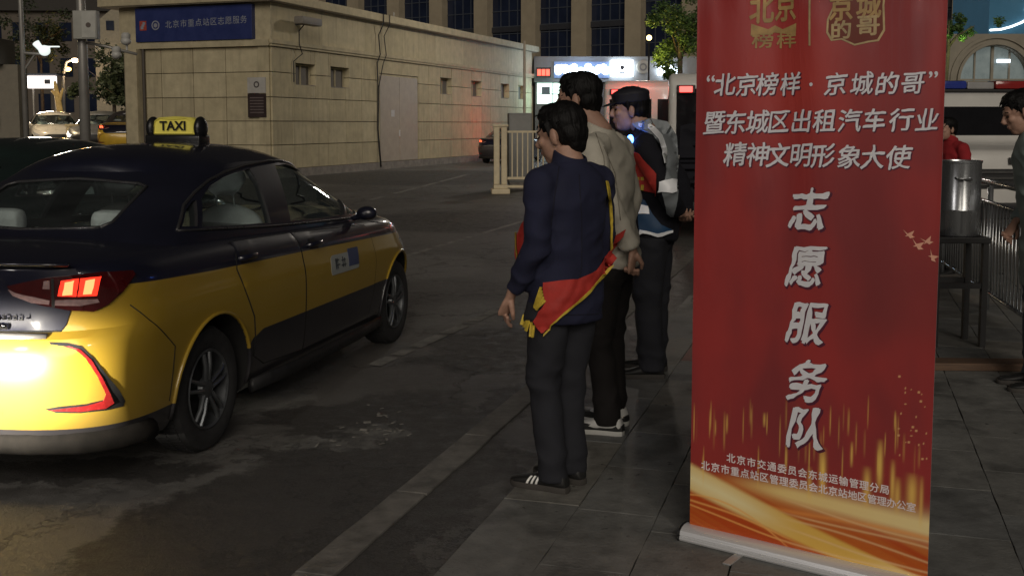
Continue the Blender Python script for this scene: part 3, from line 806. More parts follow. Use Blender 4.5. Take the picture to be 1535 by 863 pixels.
# interior: seats with pale covers
m_cover = mat('seat_cover', (.80,.82,.80), .9, var=.12, scale=10, bump=.2); m_int = mat('cabin_dark', (.02,.02,.02), .9)
mb = MB(); mb.box(.70,3.3,-.72,.72,1.02,1.035); mb.build('cabin_floor', m_int, taxi)
for y in (-.36, .36):
    mb = MB(); mb.ell((2.21,y,1.03), (.085,.235,.14)); mb.ell((2.20,y,1.10), (.06,.16,.075)); seat = fuse(mb, 'front_seat', m_cover, taxi, .012, 6)
    mb = MB(); mb.ell((2.15,y,1.335), (.06,.15,.088)); mb.ell((2.15,y,1.30), (.05,.125,.075)); mb.tube([(2.18,y-.06,1.1),(2.15,y-.06,1.27)], .010); mb.tube([(2.18,y+.06,1.1),(2.15,y+.06,1.27)], .010); fuse(mb, 'headrest', m_cover, seat, .010, 4)
mb = MB(); mb.bbox(.98,1.14,-.62,.62,1.0,1.10,.05); rs = fuse(mb, 'rear_seat', m_int, taxi, .015, 4)
for y in (-.35, .35):
    mb = MB(); mb.bbox(.98,1.09,y-.14,y+.14,1.08,1.22,.045); fuse(mb, 'headrest', m_cover, rs, .010, 5)
# roof sign
def roof_sign(parent, lit=True):
    m_sy = mat('sign_yellow', (.62,.55,.10), .4, var=.08, emis=(.8,.66,.12), estr=.10); m_sb = mat('sign_black', (.01,.01,.011), .35)
    e = bpy.data.objects.new('roof_sign', None)
    mb = MB(); mb.bbox(-.075,.085,-.225,.225,-.028,.035,.014); base = mb.build('roof_sign', m_sb, parent, smooth=True)
    mb = MB()
    mb.ell((0,-.195,.075), (.075,.045,.072)); mb.tube([(0,-.19,.05),(0,0,.03),(0,.19,.05)], .03); mb.ell((0,.195,.075), (.075,.045,.072))
    for y in (-.19,.19): mb.tube([(0,y,.0),(0,y,-.03)], .015)
    sh = fuse(mb, 'sign_housing', m_sb, base, .008, 2)
    mb = MB(); pr = []
    poly = [(-.175,.035),(.175,.035),(.182,.07),(.165,.12),(.13,.14),(0,.147),(-.13,.14),(-.165,.12),(-.182,.07)]
    mb.ring_loft([[(-.045, y, z) for y, z in shrink_poly(poly,.012)], [(-.058+.0,y,z) for y,z in shrink_poly(poly,.02)], [(-.035,y,z) for y,z in poly],[(.035,y,z) for y,z in poly],[(.05,y,z) for y,z in shrink_poly(poly,.015)]]); 
    bb = mb.build('sign_panel', m_sy, base, smooth=40)
    for sx in (-1, 1):
        tm = text_mesh('TAXI', .078, .002, .0022)
        M = Matrix.Translation((sx*.0585 if sx < 0 else .051, 0, .086)) @ (Matrix.Rotation(R(-90),4,'Z') if sx < 0 else Matrix.Rotation(R(90),4,'Z')) @ Matrix.Rotation(R(90),4,'X') @ Matrix.Scale(1.25,4,(1,0,0))
        tm.transform(M); tm.materials.clear(); tm.materials.append(m_sb); link('lettering', tm, bb)
    return base
sg = roof_sign(taxi); h = GV.ray_cast(Vector((2.28,.02,3)), Vector((0,0,-1)))[0]; sg.location = (2.28, .02, h.z + .012); sg.scale = (.84,.84,1.02)
taxi.location = TORG; taxi.rotation_euler = (0,0,TRZ)
# ------------------------------------------------------------------ roll-up banner
BA = ground(1031, 805, .08); BB = ground(1393, 893, .08); BE = (BB-BA).normalized(); BWID = (BB-BA).length
BNRM = Vector((BE.y, -BE.x, 0)); 
if BNRM.dot(Vector((0,0,0))-BA) < 0: BNRM = -BNRM
ban = thing('roll_up_banner', 'tall red roll-up banner with white Chinese lettering on the pavement', 'banner', BA)
BMAT = Matrix(((BE.x, BNRM.x, 0, 0), (BE.y, BNRM.y, 0, 0), (0, 0, 1, 0), (0,0,0,1)))
ban.rotation_euler = (0, 0, math.atan2(BE.y, BE.x))      # local x along the banner, -y or +y towards the viewer
SGN = 1 if (Matrix.Rotation(math.atan2(BE.y, BE.x),3,'Z') @ Vector((0,1,0))).dot(BNRM) > 0 else -1
def bpix(px, py):                        # photo position -> (along, height) on the banner
    r = ray(px, py); o = Vector((0,0,CH)); t = (BA - o).dot(BNRM) / r.dot(BNRM); p = o + r*t
    return ((p-BA).dot(BE), p.z - .08)
S0, S1, H0, H1 = .008, BWID-.008, .050, 2.42
def bsurf(s, h, off=0.0):                # the cloth: edges curl back, soft vertical waves, slight sag
    q = (s - S0)/(S1 - S0); k = smooth01((h-.5)/1.6)
    d = -.012*k*math.exp(-((q-.0)/.05)**2) - .010*k*math.exp(-((1-q)/.05)**2)
    d += .009*k*math.sin(q*11+.6+h*.4) + .004*k*math.sin(q*23 + h*1.5) + .006*smooth01((h-1.9)/.3)*math.sin(q*31+h*4) + .003*noise.noise(Vector((q*5, h*2.2, 3)))
    return Vector((s, SGN*(d + off), h))
def seg_dist(px, py, ax, ay, bx, by):
    dx, dy = bx-ax, by-ay; t = max(0, min(1, ((px-ax)*dx+(py-ay)*dy)/(dx*dx+dy*dy+1e-9))); return math.hypot(px-ax-t*dx, py-ay-t*dy), t
# the print: red ground, gold ribbons and sparks, laid down vertex by vertex
rs = random.Random(11)
def print_colour(s, h):
    q = (s-S0)/(S1-S0)
    n = noise.fractal(Vector((q*2.2, h*1.4, 5)), 1.0, 2.0, 4)
    c = Vector((.24, .036, .038)).lerp(Vector((.36, .040, .038)), smooth01(.5+n*1.1))
    # brighter red in the middle of the lettering and again low down
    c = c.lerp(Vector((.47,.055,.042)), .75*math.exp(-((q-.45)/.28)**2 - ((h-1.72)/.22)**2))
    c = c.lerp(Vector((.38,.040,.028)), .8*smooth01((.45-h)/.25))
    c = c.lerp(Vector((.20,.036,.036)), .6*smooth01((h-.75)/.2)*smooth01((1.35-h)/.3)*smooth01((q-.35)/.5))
    # shining band and ribbons
    dark = Vector((.32,.035,.006)); gold = Vector((.82,.50,.10)); pale = Vector((.95,.82,.45)); org = Vector((.60,.15,.018))
    top1 = lerp(.300, .268, q)               # upper edge of the broad gold band
    v = h - top1
    if v < 0:
        e_ = smooth01(-v/.05)*smooth01((q+.02)/.25 if v > -.1 else 1); c = c.lerp(org, .85*e_)
        c = c.lerp(Vector((.50,.07,.01)), e_*smooth01(.5+1.2*noise.fractal(Vector((q*3+h*9, h*30+q*9, 1)),1,2,3)))
    g = math.exp(-((v+.035)/ (.020+.025*q))**2) * smooth01((q-.08)/.4)
    c = c.lerp(gold.lerp(pale, .5*q+.2), min(1, g*1.1))
    g = math.exp(-((v+.085+.015*math.sin(q*5))/.008)**2); c = c.lerp(Vector((.9,.34,.08)), .6*g*smooth01((q-.2)/.3))
    # broad ribbon from the left edge down to the lower right
    cx = .240 - .265*q + .05*q*q; wdt = .052 - .024*q
    d = (h - cx)/wdt
    if abs(d) < 1.25:
        a = 1 - smooth01((abs(d)-.75)/.5); c = c.lerp(gold.lerp(pale, smooth01(.5+.5*math.sin(q*6+1))*(1-abs(d)*.6)), a)
    for k, (a0, b0, c0, ww) in enumerate([(.150,-.12,-.05,.004),(.165,.10,-.75,.0035),(.125,-.10,.0,.0035)]):
        y = a0 + b0*q + c0*q*q + .008*math.sin(q*7+k); g = math.exp(-((h-y)/ww)**2); c = c.lerp(Vector((.95,.45,.12)), .8*g*smooth01((.55-q)/.2))
    for k in range(5):
        y = .22 - .035*k - .06*(q-.5) + .010*math.sin(q*6+k*2); g = math.exp(-((h-y)/.004)**2); c = c.lerp(Vector((.92,.62,.30)), .6*g*smooth01((q-.35)/.2))
    return c
sparks = []
for k in range(46):
    px = rs.uniform(1040, 1388); py = rs.uniform(615, 700); s, hh = bpix(px, py)
    sparks.append((s, hh, rs.uniform(.03,.085), rs.uniform(.0008,.0024), rs.uniform(.3,.8)))
for (px, py0, py1, ww, a) in [(1234,672,745,.011,1.0),(1320,660,735,.009,.95),(1300,700,760,.012,.8),(1339,690,760,.007,.8),(1368,710,770,.016,.8),(1346,715,770,.010,.7),(1214,700,750,.008,.6),(1277,662,700,.004,.8),(1382,715,790,.006,.6),(1146,618,640,.004,.7),(1090,620,650,.003,.7)]:
    s, a0 = bpix(px, py0); _, a1 = bpix(px, py1); sparks.append((s, (a0+a1)/2, abs(a0-a1)*.55, ww, a))
dots = [(bpix(rs.uniform(1345,1390), rs.uniform(560,690)), rs.uniform(.001,.0018)) for k in range(26)]
NX, NY = 230, 620
vs = []; cols = []
for j in range(NY+1):
    h = lerp(H0, H1, (j/NY)**1.15)
    for i in range(NX+1):
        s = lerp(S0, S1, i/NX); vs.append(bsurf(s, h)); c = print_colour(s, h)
        if h < .95:
            for (ss, hh, ln, ww, a) in sparks:
                if abs(s-ss) < ww*2.5 and abs(h-hh) < ln:
                    tt = (h-hh)/ln; c = c.lerp(Vector((.95,.62,.14)), a*math.exp(-((s-ss)/ww)**2)*(1-tt*tt))
            for ((ss,hh),r_) in dots:
                if abs(s-ss) < r_*2 and abs(h-hh) < r_*2: c = c.lerp(Vector((.8,.45,.2)), .8)
        cols.append((c.x, c.y, c.z, 1))
fs = [(j*(NX+1)+i, j*(NX+1)+i+1, (j+1)*(NX+1)+i+1, (j+1)*(NX+1)+i) for j in range(NY) for i in range(NX)]
me = bpy.data.meshes.new('cloth'); me.from_pydata(vs, [], fs)
if SGN < 0: pass
ca = me.color_attributes.new('print', 'FLOAT_COLOR', 'POINT')
flat = []; [flat.extend(c) for c in cols]; ca.data.foreach_set('color', flat)
m_cloth = bpy.data.materials.new('banner_print'); m_cloth.use_nodes = True; t = m_cloth.node_tree; b = t.nodes['Principled BSDF']
at_ = t.nodes.new('ShaderNodeAttribute'); at_.attribute_name = 'print'; t.links.new(at_.outputs['Color'], b.inputs['Base Color'])
b.inputs['Roughness'].default_value = .36; b.inputs['Specular IOR Level'].default_value = .55
n_ = t.nodes.new('ShaderNodeTexNoise'); n_.inputs['Scale'].default_value = 3; n_.inputs['Detail'].default_value = 5
bp_ = t.nodes.new('ShaderNodeBump'); bp_.inputs['Strength'].default_value = .25; bp_.inputs['Distance'].default_value = .02; t.links.new(n_.outputs[0], bp_.inputs['Height']); t.links.new(bp_.outputs[0], b.inputs['Normal'])
me.materials.append(m_cloth); me.polygons.foreach_set('use_smooth', [True]*len(me.polygons))
cloth = link('cloth', me, ban)
mb = MB(); mb.add([bsurf(S0,H0,-.0015), bsurf(S1,H0,-.0015), bsurf(S1,H1,-.0015), bsurf(S0,H1,-.0015)], [(0,1,2,3)])
k = 30; mb = MB(); rb = []
for j in range(k+1):
    h = lerp(H0, H1, j/k); rb.append([bsurf(lerp(S0,S1,i/24), h, -.0016) for i in range(25)])
mb.ring_loft(rb, cap=False, closed=False); mb.build('cloth_backing', mat('banner_back', (.35,.35,.36), .7), ban, smooth=True)
# foot with its silver roller case
m_alu = mat('brushed_aluminium', (.72,.73,.75), .30, metal=.35, var=.04, scale=2, stretch=(1,40,40))
mb = MB(); prof = [(-.052,.003),(-.056,.010),(-.054,.020),(-.050,.0215),(-.050,.0245),(-.053,.026),(-.048,.040),(-.034,.050),(-.012,.056),(.012,.056),(.034,.050),(.048,.040),(.053,.026),(.050,.0245),(.050,.0215),(.054,.020),(.056,.010),(.052,.003)]
mb.ring_loft([[(x, y, z) for y, z in prof] for x in (-.012, BWID+.012)]); mb.build('roller_case', m_alu, ban, smooth=30)
for x in (-.016, BWID+.010):
    mb = MB(); mb.ring_loft([[(x, y*1.06, z*1.04) for y, z in prof], [(x+.008, y*1.06, z*1.04) for y, z in prof]]); mb.build('end_cap', m_blackp, ban, smooth=30)
for x in (.235, BWID-.2):
    mb = MB(); mb.bbox(x-.016, x+.016, -.16*1, .16*1, -.0, .007, .003); mb.build('foot_plate', mat('foot_grey', (.42,.42,.42), .45, metal=.5), ban, smooth=30)
mb = MB(); mb.tube([(BWID/2, -SGN*.03, .05), (BWID/2, -SGN*.05, 2.40)], .009, 12); mb.build('support_pole', m_alu, ban, smooth=True)
mb = MB(); mb.bbox(-.004, BWID+.004, -.014, .014, 2.405, 2.43, .004); mb.build('top_rail', m_alu, ban, smooth=30)
# lettering: each glyph is mapped onto the cloth
m_white = mat('print_white', (.72,.72,.76), .45, var=.06, scale=30); m_ink2 = mat('print_ink', (.09,.015,.035), .45, var=.0)
m_gold = mat('print_gold', (.40,.26,.10), .45, var=.35, scale=14); m_goldp = mat('print_gold_pale', (.46,.34,.17), .45, var=.3, scale=20)
def brush(v, seed, amt):                 # slight hand-drawn wobble and slant
    n = noise.noise(Vector((v.x*5+seed*3.1, v.y*5, seed))); n2 = noise.noise(Vector((v.x*5, v.y*5+seed*2.3, seed+9)))
    return Vector((v.x + n*amt, v.y + n2*amt + v.x*.07, 0))
def densify(me, cuts):
    bm = bmesh.new(); bm.from_mesh(me)
    bmesh.ops.triangulate(bm, faces=bm.faces)
    for _ in range(cuts):
        es = [e for e in bm.edges if e.calc_length() > .12]
        if not es: break
        bmesh.ops.subdivide_edges(bm, edges=es, cuts=1); bmesh.ops.triangulate(bm, faces=bm.faces)
    bm.to_mesh(me); bm.free()
def glyphs(name, items, m, off=.0012, bold=.012, amt=.0, shear=.0, parent=None, sx=1.0):
    """items: (character, px, py, height in photo pixels)"""
    mb = MB()
    for k, (ch, px, py, hp) in enumerate(items):
        s, h = bpix(px, py); _, ha = bpix(px, py-hp/2); _, hb_ = bpix(px, py+hp/2); size = (ha-hb_)
        tm = text_mesh(ch, 1.0, 0, 0, shear); densify(tm, 2)
        xs = [v.co.x for v in tm.vertices]; ys = [v.co.y for v in tm.vertices]
        if not xs: continue
        cx, cy = (min(xs)+max(xs))/2, (min(ys)+max(ys))/2
        if ch in '“”·': cx, cy = cx, cy
        strokes = [(0,0)] if bold <= 0 else [(-.8*bold,.5*bold),(.9*bold,.1*bold),(0,-.8*bold),(.35*bold,.9*bold)]
        for si, (ox, oy) in enumerate(strokes):
            vs = []
            for v in tm.vertices:
                q = Vector((v.co.x-cx+ox, v.co.y-cy+oy, 0))
                if amt: q = brush(q, px*.013, amt)
                vs.append(bsurf(s + q.x*size*1.08*sx, h + q.y*size*1.08, off + si*.00013))
            mb.add(vs, [tuple(p.vertices) for p in tm.polygons])
        bpy.data.meshes.remove(tm)
        o = mb.build(name, m, parent or cloth); mb = MB()
    return o
def row(chars, xs, y0, y1, hp):
    n = len(chars); return [(c, xs[i], lerp(y0, y1, i/(n-1)), hp) for i, c in enumerate(chars)]
L1 = row('北京榜样京城的哥', [1087,1119,1149,1184,1254,1293,1330,1368], 127, 125, 33) 
L2 = row('暨东城区出租汽车行业', [1071,1102,1135,1167,1201,1236,1275,1311,1351,1388], 184, 179, 34)
L3 = row('精神文明形象大使', [1102,1136,1166,1201,1234,1273,1308,1348], 231, 236, 35)
for L_ in (L1, L2, L3):
    glyphs('lettering_shadow', [(c, x+1.5, y+1.5, h) for c, x, y, h in L_], m_ink2, .0010, .026, .035, .12)
    glyphs('lettering', L_, m_white, .0020, .016, .035, .12)
glyphs('quotation_marks', [('“',1066,118,34),('”',1398,112,34)], m_white, .002, .015)
glyphs('separator_dot', [('·',1217,127,34)], m_white, .002, .02)
for c, x, y in (('志',1212,313),('愿',1207,400),('服',1208,484),('务',1208,570),('队',1205,641)):
    glyphs('lettering_shadow', [(c, x+2, y+2, 64)], m_ink2, .0010, .044, .075, .22, sx=.92)
    glyphs('lettering', [(c, x, y, 62)], m_white, .0022, .028, .075, .22, sx=.92)
A1 = '北京市交通委员会东城运输管理分局'; A2 = '北京市重点站区管理委员会北京站地区管理办公室'
glyphs('organiser_line', row(A1, [lerp(1096,1326,i/(len(A1)-1)) for i in range(len(A1))], 686, 733, 13.5), mat('print_pink', (.86,.76,.76), .45), .002, .022)
glyphs('organiser_line', row(A2, [lerp(1058,1366,i/(len(A2)-1)) for i in range(len(A2))], 697, 759, 13.5), MATS['print_pink'], .002, .022)
# gold emblems at the top
def poly_on_cloth(name, pts, m, off=.0016, parent=None, step=3):
    P = [bpix(*p) for p in pts]; vs, fs = poly_fill(P, .006); mb = MB(); mb.add([bsurf(v.x, v.y, off) for v in vs], fs)
    mb.build(name, m, parent or cloth)
glyphs('gold_title', [('北',1141,12,46),('京',1177,8,46)], m_gold, .002, .03, 0, 0, sx=.78)
poly_on_cloth('gold_roof', [(1126,36),(1150,44),(1160,38),(1172,44),(1194,35),(1193,53),(1160,49),(1125,54)], m_gold)
glyphs('gold_title', [('榜',1142,60,24),('样',1178,60,24)], m_gold, .002, .02, 0, 0, sx=1.35)
poly_on_cloth('gold_bar', [(1213.5,-30),(1216.5,-30),(1216.5,69),(1213.5,69)], m_goldp)
OUT = [(1241,30),(1252,6),(1276,-14),(1328,-14),(1326,8),(1327,46),(1318,62),(1304,64),(1282,69),(1262,60),(1247,62),(1240,50)]
poly_on_cloth('badge_rim', OUT, m_goldp, .0014)
cx_ = 1284; cy_ = 27
poly_on_cloth('badge_field', [(cx_+(x-cx_)*.93, cy_+(y-cy_)*.93) for x, y in OUT], mat('badge_maroon', (.16,.03,.015), .45), .0019)
glyphs('badge_title', [('京',1262,12,38),('城',1303,8,38)], m_gold, .0024, .03, 0, 0, sx=.95)
glyphs('badge_title', [('的',1262,45,27),('哥',1302,39,30)], m_goldp, .0024, .03, 0, 0, sx=1.15)
# doves at the right edge
m_dove = mat('print_dove', (.75,.38,.26), .5)
for (x, y, s_, a) in ((1362,352,9,0),(1375,368,10,.2),(1389,362,9,-.3),(1397,385,9,.6)):
    sh = [(-1,-.9),(-.2,-.2),(.9,-.7),(.5,.1),(1,.4),(.2,.6),(-.1,.2),(-.7,.3),(-.3,0)]
    poly_on_cloth('dove', [(x+s_*(px*math.cos(a)-py*math.sin(a)), y+s_*(px*math.sin(a)+py*math.cos(a))) for px, py in sh], m_dove)
# ------------------------------------------------------------------ people
m_skin = mat('skin', (.40,.235,.17), .55, var=.12, scale=30, bump=.1, bscale=200)
m_hair = mat('black_hair', (.0045,.004,.004), .6, var=.3, scale=60, bump=.5, bscale=150, stretch=(1,1,.2), spec=.22)
m_eye = mat('eye_dark', (.02,.015,.012), .7, spec=.1); m_lip = mat('lips', (.26,.10,.085), .5)
def cloth_mat(name, col, rough=.85, bs=300, st=None): return mat(name, col, rough, var=.14, scale=9, bump=.35, bscale=bs, spec=.3, stretch=st)
def ring(cx, cy, z, rx, ry, n=28, p=2.3, yaw=0, tilt=0):
    out = []
    for j in range(n):
        a = 2*PI*j/n; c, s = math.cos(a), math.sin(a)
        x = rx*math.copysign(abs(c)**(2/p), c); y = ry*math.copysign(abs(s)**(2/p), s)
        out.append(Vector((cx + x*math.cos(yaw) - y*math.sin(yaw), cy + x*math.sin(yaw) + y*math.cos(yaw), z + tilt*x)))
    return out
def build_head(parent, c, yaw, pitch, hair=0, cap=False, seed=0, S_=1.0, roll=0):
    k = 1.0
    """head centre c in the person's frame; returns head object"""
    M = Matrix.Rotation(yaw, 4, 'Z') @ Matrix.Rotation(pitch, 4, 'Y') @ Matrix.Rotation(roll, 4, 'X')
    mb = MB()
    mb.ell((-.012,0,.035), (.100*k,.077*k,.090*k)); mb.ell((.028,0,-.03), (.064,.062,.085)); mb.ell((.052,0,-.078), (.036,.034,.034)); mb.ell((.02,0,-.062),(.05,.056,.045))
    mb.ell((.068,0,.030), (.026,.052,.020)); mb.tube([(.086,0,.022),(.100,0,.0),(.110,0,-.018)], [.009,.011,.015], 10); mb.ell((.103,0,-.022), (.014,.019,.010))
    mb.ell((.088,0,-.048), (.012,.024,.007)); mb.ell((.086,0,-.059), (.012,.021,.008)); mb.ell((.062,.036,-.012), (.026,.022,.024)); mb.ell((.062,-.036,-.012), (.026,.022,.024))
    for s in (-1, 1): mb.ell((-.004,s*.080,-.005), (.020,.010,.033), Matrix.Rotation(s*-.35,3,'Z')); mb.ell((-.010,s*.076,-.030),(.010,.008,.014))
    h = fuse(mb, 'head', m_skin, parent, .0055, 3)
    for s in (-1, 1):
        e = MB(); e.ell((.0815,s*.031,.010), (.009,.011,.005)); e.build('eye', m_eye, h, smooth=True)
        e = MB(); e.tube([(.0850,s*.015,.032),(.0855,s*.032,.036),(.074,s*.050,.032)], [(.003,.0035)]*3, 8); e.build('eyebrow', m_hair, h, smooth=True)
    e = MB(); e.ell((.0935,0,-.053), (.006,.021,.0035)); e.build('mouth', m_lip, h, smooth=True)
    mb = MB()
    mb.ell((-.022,0,.052), (.104*k,.086*k,.088*k)); mb.ell((-.052,0,.0), (.066,.078,.072)); mb.ell((.030,0,.105), (.052,.062,.030), Matrix.Rotation(.35,3,'Y')); mb.ell((-.065,0,-.045), (.038,.055,.045))
    for s in (-1, 1): mb.tube([(.020,s*.070,.055),(.012,s*.077,.015),(.012,s*.076,-.004)], [(.022,.012),(.014,.008),(.006,.005)], 8)
    if hair == 1:
        mb.ell((.062,.01,.088), (.038,.050,.028), Matrix.Rotation(.5,3,'Y'))
    def disp(v, n):
        a = noise.noise(Vector((v.x*38+seed, v.y*38, v.z*12))); b = noise.noise(Vector((v.x*90, v.y*90+seed, v.z*30)))
        return .0045*a + .003*b
    hr = fuse(mb, 'hair', m_hair, h, .0055, 2, disp)
    # loose tufts along the outline
    if not cap:
        rn = random.Random(seed); mbt = MB(); me = hr.data; bv = bvh_of(hr)
        for i in range(90):
            a = rn.uniform(0, 2*PI); e = rn.uniform(-.15, 1.35)
            d = Vector((math.cos(a)*math.cos(e), math.sin(a)*math.cos(e), math.sin(e)))
            o = Vector((-.02,0,.04)); hh = bv.ray_cast(o + d*.3, -d)
            if hh[0] is None or (hh[0].x > .07 and hh[0].z < .06): continue
            tdir = (Vector((.75,-.2,-.45)) + Vector((rn.uniform(-.5,.5), rn.uniform(-.5,.5), rn.uniform(-.4,.3)))).normalized()
            t0 = hh[0] - d*.004; ln = rn.uniform(.018,.035)
            mbt.tube([t0, t0 + tdir*ln*.5 + d*.005, t0 + tdir*ln + d*.003], [.004,.003,.0006], 5)
        tf = mbt.build('tufts', m_hair, hr, smooth=True); tf['kind'] = 'stuff'
    else:
        m_cap = mat('cap_cloth', (.010,.010,.016), .7, var=.2); cm = MB()
        cm.ring_loft([ring(-.012,0,.045,.106,.090,tilt=-.05), ring(-.012,0,.085,.110,.094,tilt=-.03), ring(-.012,0,.098,.114,.097,tilt=.0), ring(-.018,0,.112,.095,.08,tilt=.03)])
        cm.ell((-.020,0,.100), (.106,.094,.034)); cp = fuse(cm, 'cap', m_cap, h, .006, 3)
        cm = MB(); cm.ell((.105,0,.045), (.055,.075,.007), Matrix.Rotation(.25,3,'Y')); cm.build('visor', m_blackp, cp, smooth=True)
    h.matrix_basis = Matrix.Translation(c) @ M @ Matrix.Scale(S_, 4)
    return h
def build_hand(parent, w, d, palm_n, side, curl=.6, name='hand'):
    """w wrist position, d direction of the hand, palm_n palm normal; side +1 thumb towards +cross"""
    d = Vector(d).normalized(); pn = (Vector(palm_n) - d*d.dot(Vector(palm_n))).normalized(); sx = d.cross(pn)*side
    w = Vector(w); mb = MB()
    P = lambda a, b, c: w + d*a + sx*b + pn*c
    mb.tube([P(-.05,0,0), P(.0,0,0), P(.03,0,0), P(.075,-.002,0), P(.092,-.002,.002)], [(.027,.021),(.026,.018),(.036,.017),(.041,.014),(.036,.010)], 12)
    for k, (off, ln) in enumerate([(.030,.072),(.010,.080),(-.011,.075),(-.030,.058)]):
        a = P(.085 - abs(off-.0)*.15, off, .0); c1 = curl*(.8+.12*k); pts = [a]; ang = 0
        for seg_ in (.42,.33,.25):
            ang += c1*.75; pts.append(pts[-1] + (d*math.cos(ang) + pn*math.sin(ang))*ln*seg_)
        mb.tube(pts, [.0098,.0092,.0084,.0065], 9); mb.ell(pts[-1], (.0068,)*3, seg=10, rings=6)
    t0 = P(.025,.030,.004); t1 = P(.055,.048,.012); t2 = P(.080,.046,.024)
    mb.tube([P(.01,.015,0), t0, t1, t2], [.016,.014,.011,.008], 9); mb.ell(t2, (.0085,)*3, seg=10, rings=6)
    return fuse(mb, name, m_skin, parent, .0042, 2)
def folds(seed, amp, zs):                # creases: stronger near the heights in zs
    def f(v, n):
        k = .25 + sum(math.exp(-((v.z-z)/s)**2) for z, s in zs)
        a = noise.noise(Vector((v.x*7+v.z*5+seed, v.y*7-v.z*6, v.z*6))); b = noise.noise(Vector((v.x*15+v.z*9, v.y*15+seed, v.z*14)))
        r = 1-abs(noise.noise(Vector((v.x*6+seed*2-v.z*6, v.y*6+v.z*5, v.z*6))))*3
        return amp*k*(.9*a + .35*b + .5*r)
    return f
def shoe(parent, ankle, yaw, m_up, m_sole, L=.285, name='shoe', stripe=None, sp_band=False):
    M = Matrix.Translation(Vector((ankle[0], ankle[1], 0))) @ Matrix.Rotation(yaw, 4, 'Z')
    mb = MB(); R_ = []
    for x, wd, z0, z1 in [(-.075,.026,.022,.060),(-.06,.036,.018,.095),(-.02,.040,.018,.100),(.03,.041,.018,.092),(.08,.044,.018,.070),(.13,.048,.018,.055),(.175,.046,.018,.046),(.200,.034,.020,.038),(.212,.016,.024,.032)]:
        R_.append([M @ Vector((x, wd*math.copysign(abs(math.cos(a))**.8, math.cos(a)), lerp(z0,z1,.5)+(z1-z0)/2*math.copysign(abs(math.sin(a))**.85, math.sin(a)))) for a in [2*PI*j/18 for j in range(18)]])
    mb.ring_loft(R_); up = mb.build(name, m_up, parent, smooth=60)
    mb = MB(); pts = [(-.085,0),(-.078,.026),(-.05,.037),(0,.036),(.05,.038),(.11,.048),(.16,.049),(.20,.036),(.218,.012),(.218,-.012),(.20,-.036),(.16,-.049),(.11,-.048),(.05,-.038),(0,-.036),(-.05,-.037),(-.078,-.026)]
    mb.ring_loft([[M @ Vector((x*.985,y*.97,.0)) for x, y in pts],[M @ Vector((x,y,.006)) for x, y in pts],[M @ Vector((x,y,.022)) for x, y in pts],[M @ Vector((x*.97,y*.95,.028)) for x, y in pts]])
    mb.build('sole', m_sole, up, smooth=40)
    if sp_band:
        mb = MB(); mb.ring_loft([[M @ Vector((x*1.0,y*1.0,.024)) for x, y in pts],[M @ Vector((x*1.01,y*1.02,.030)) for x, y in pts],[M @ Vector((x*.99,y*.99,.052)) for x, y in pts],[M @ Vector((x*.9,y*.85,.054)) for x, y in pts]]); mb.build('shoe_band', m_sh, up, smooth=40)
    if stripe:
        bv = BVHTree.FromPolygons([v.co.copy() for v in up.data.vertices], [tuple(p.vertices) for p in up.data.polygons])
        for side in (1, -1):
            for k in range(3):
                x = .060 + k*.022
                def tl(p, side=side): return M @ Vector((p[0], side*.3, p[1])), (M.to_3x3() @ Vector((0,-side,0))).normalized()
                patch('stripe', [(x-.018,.070-.004*k),(x-.008,.069-.004*k),(x+.012,.030),(x+.001,.030)], bv, tl, stripe, up, step=.01, off=.0025, thick=.003)
    return up
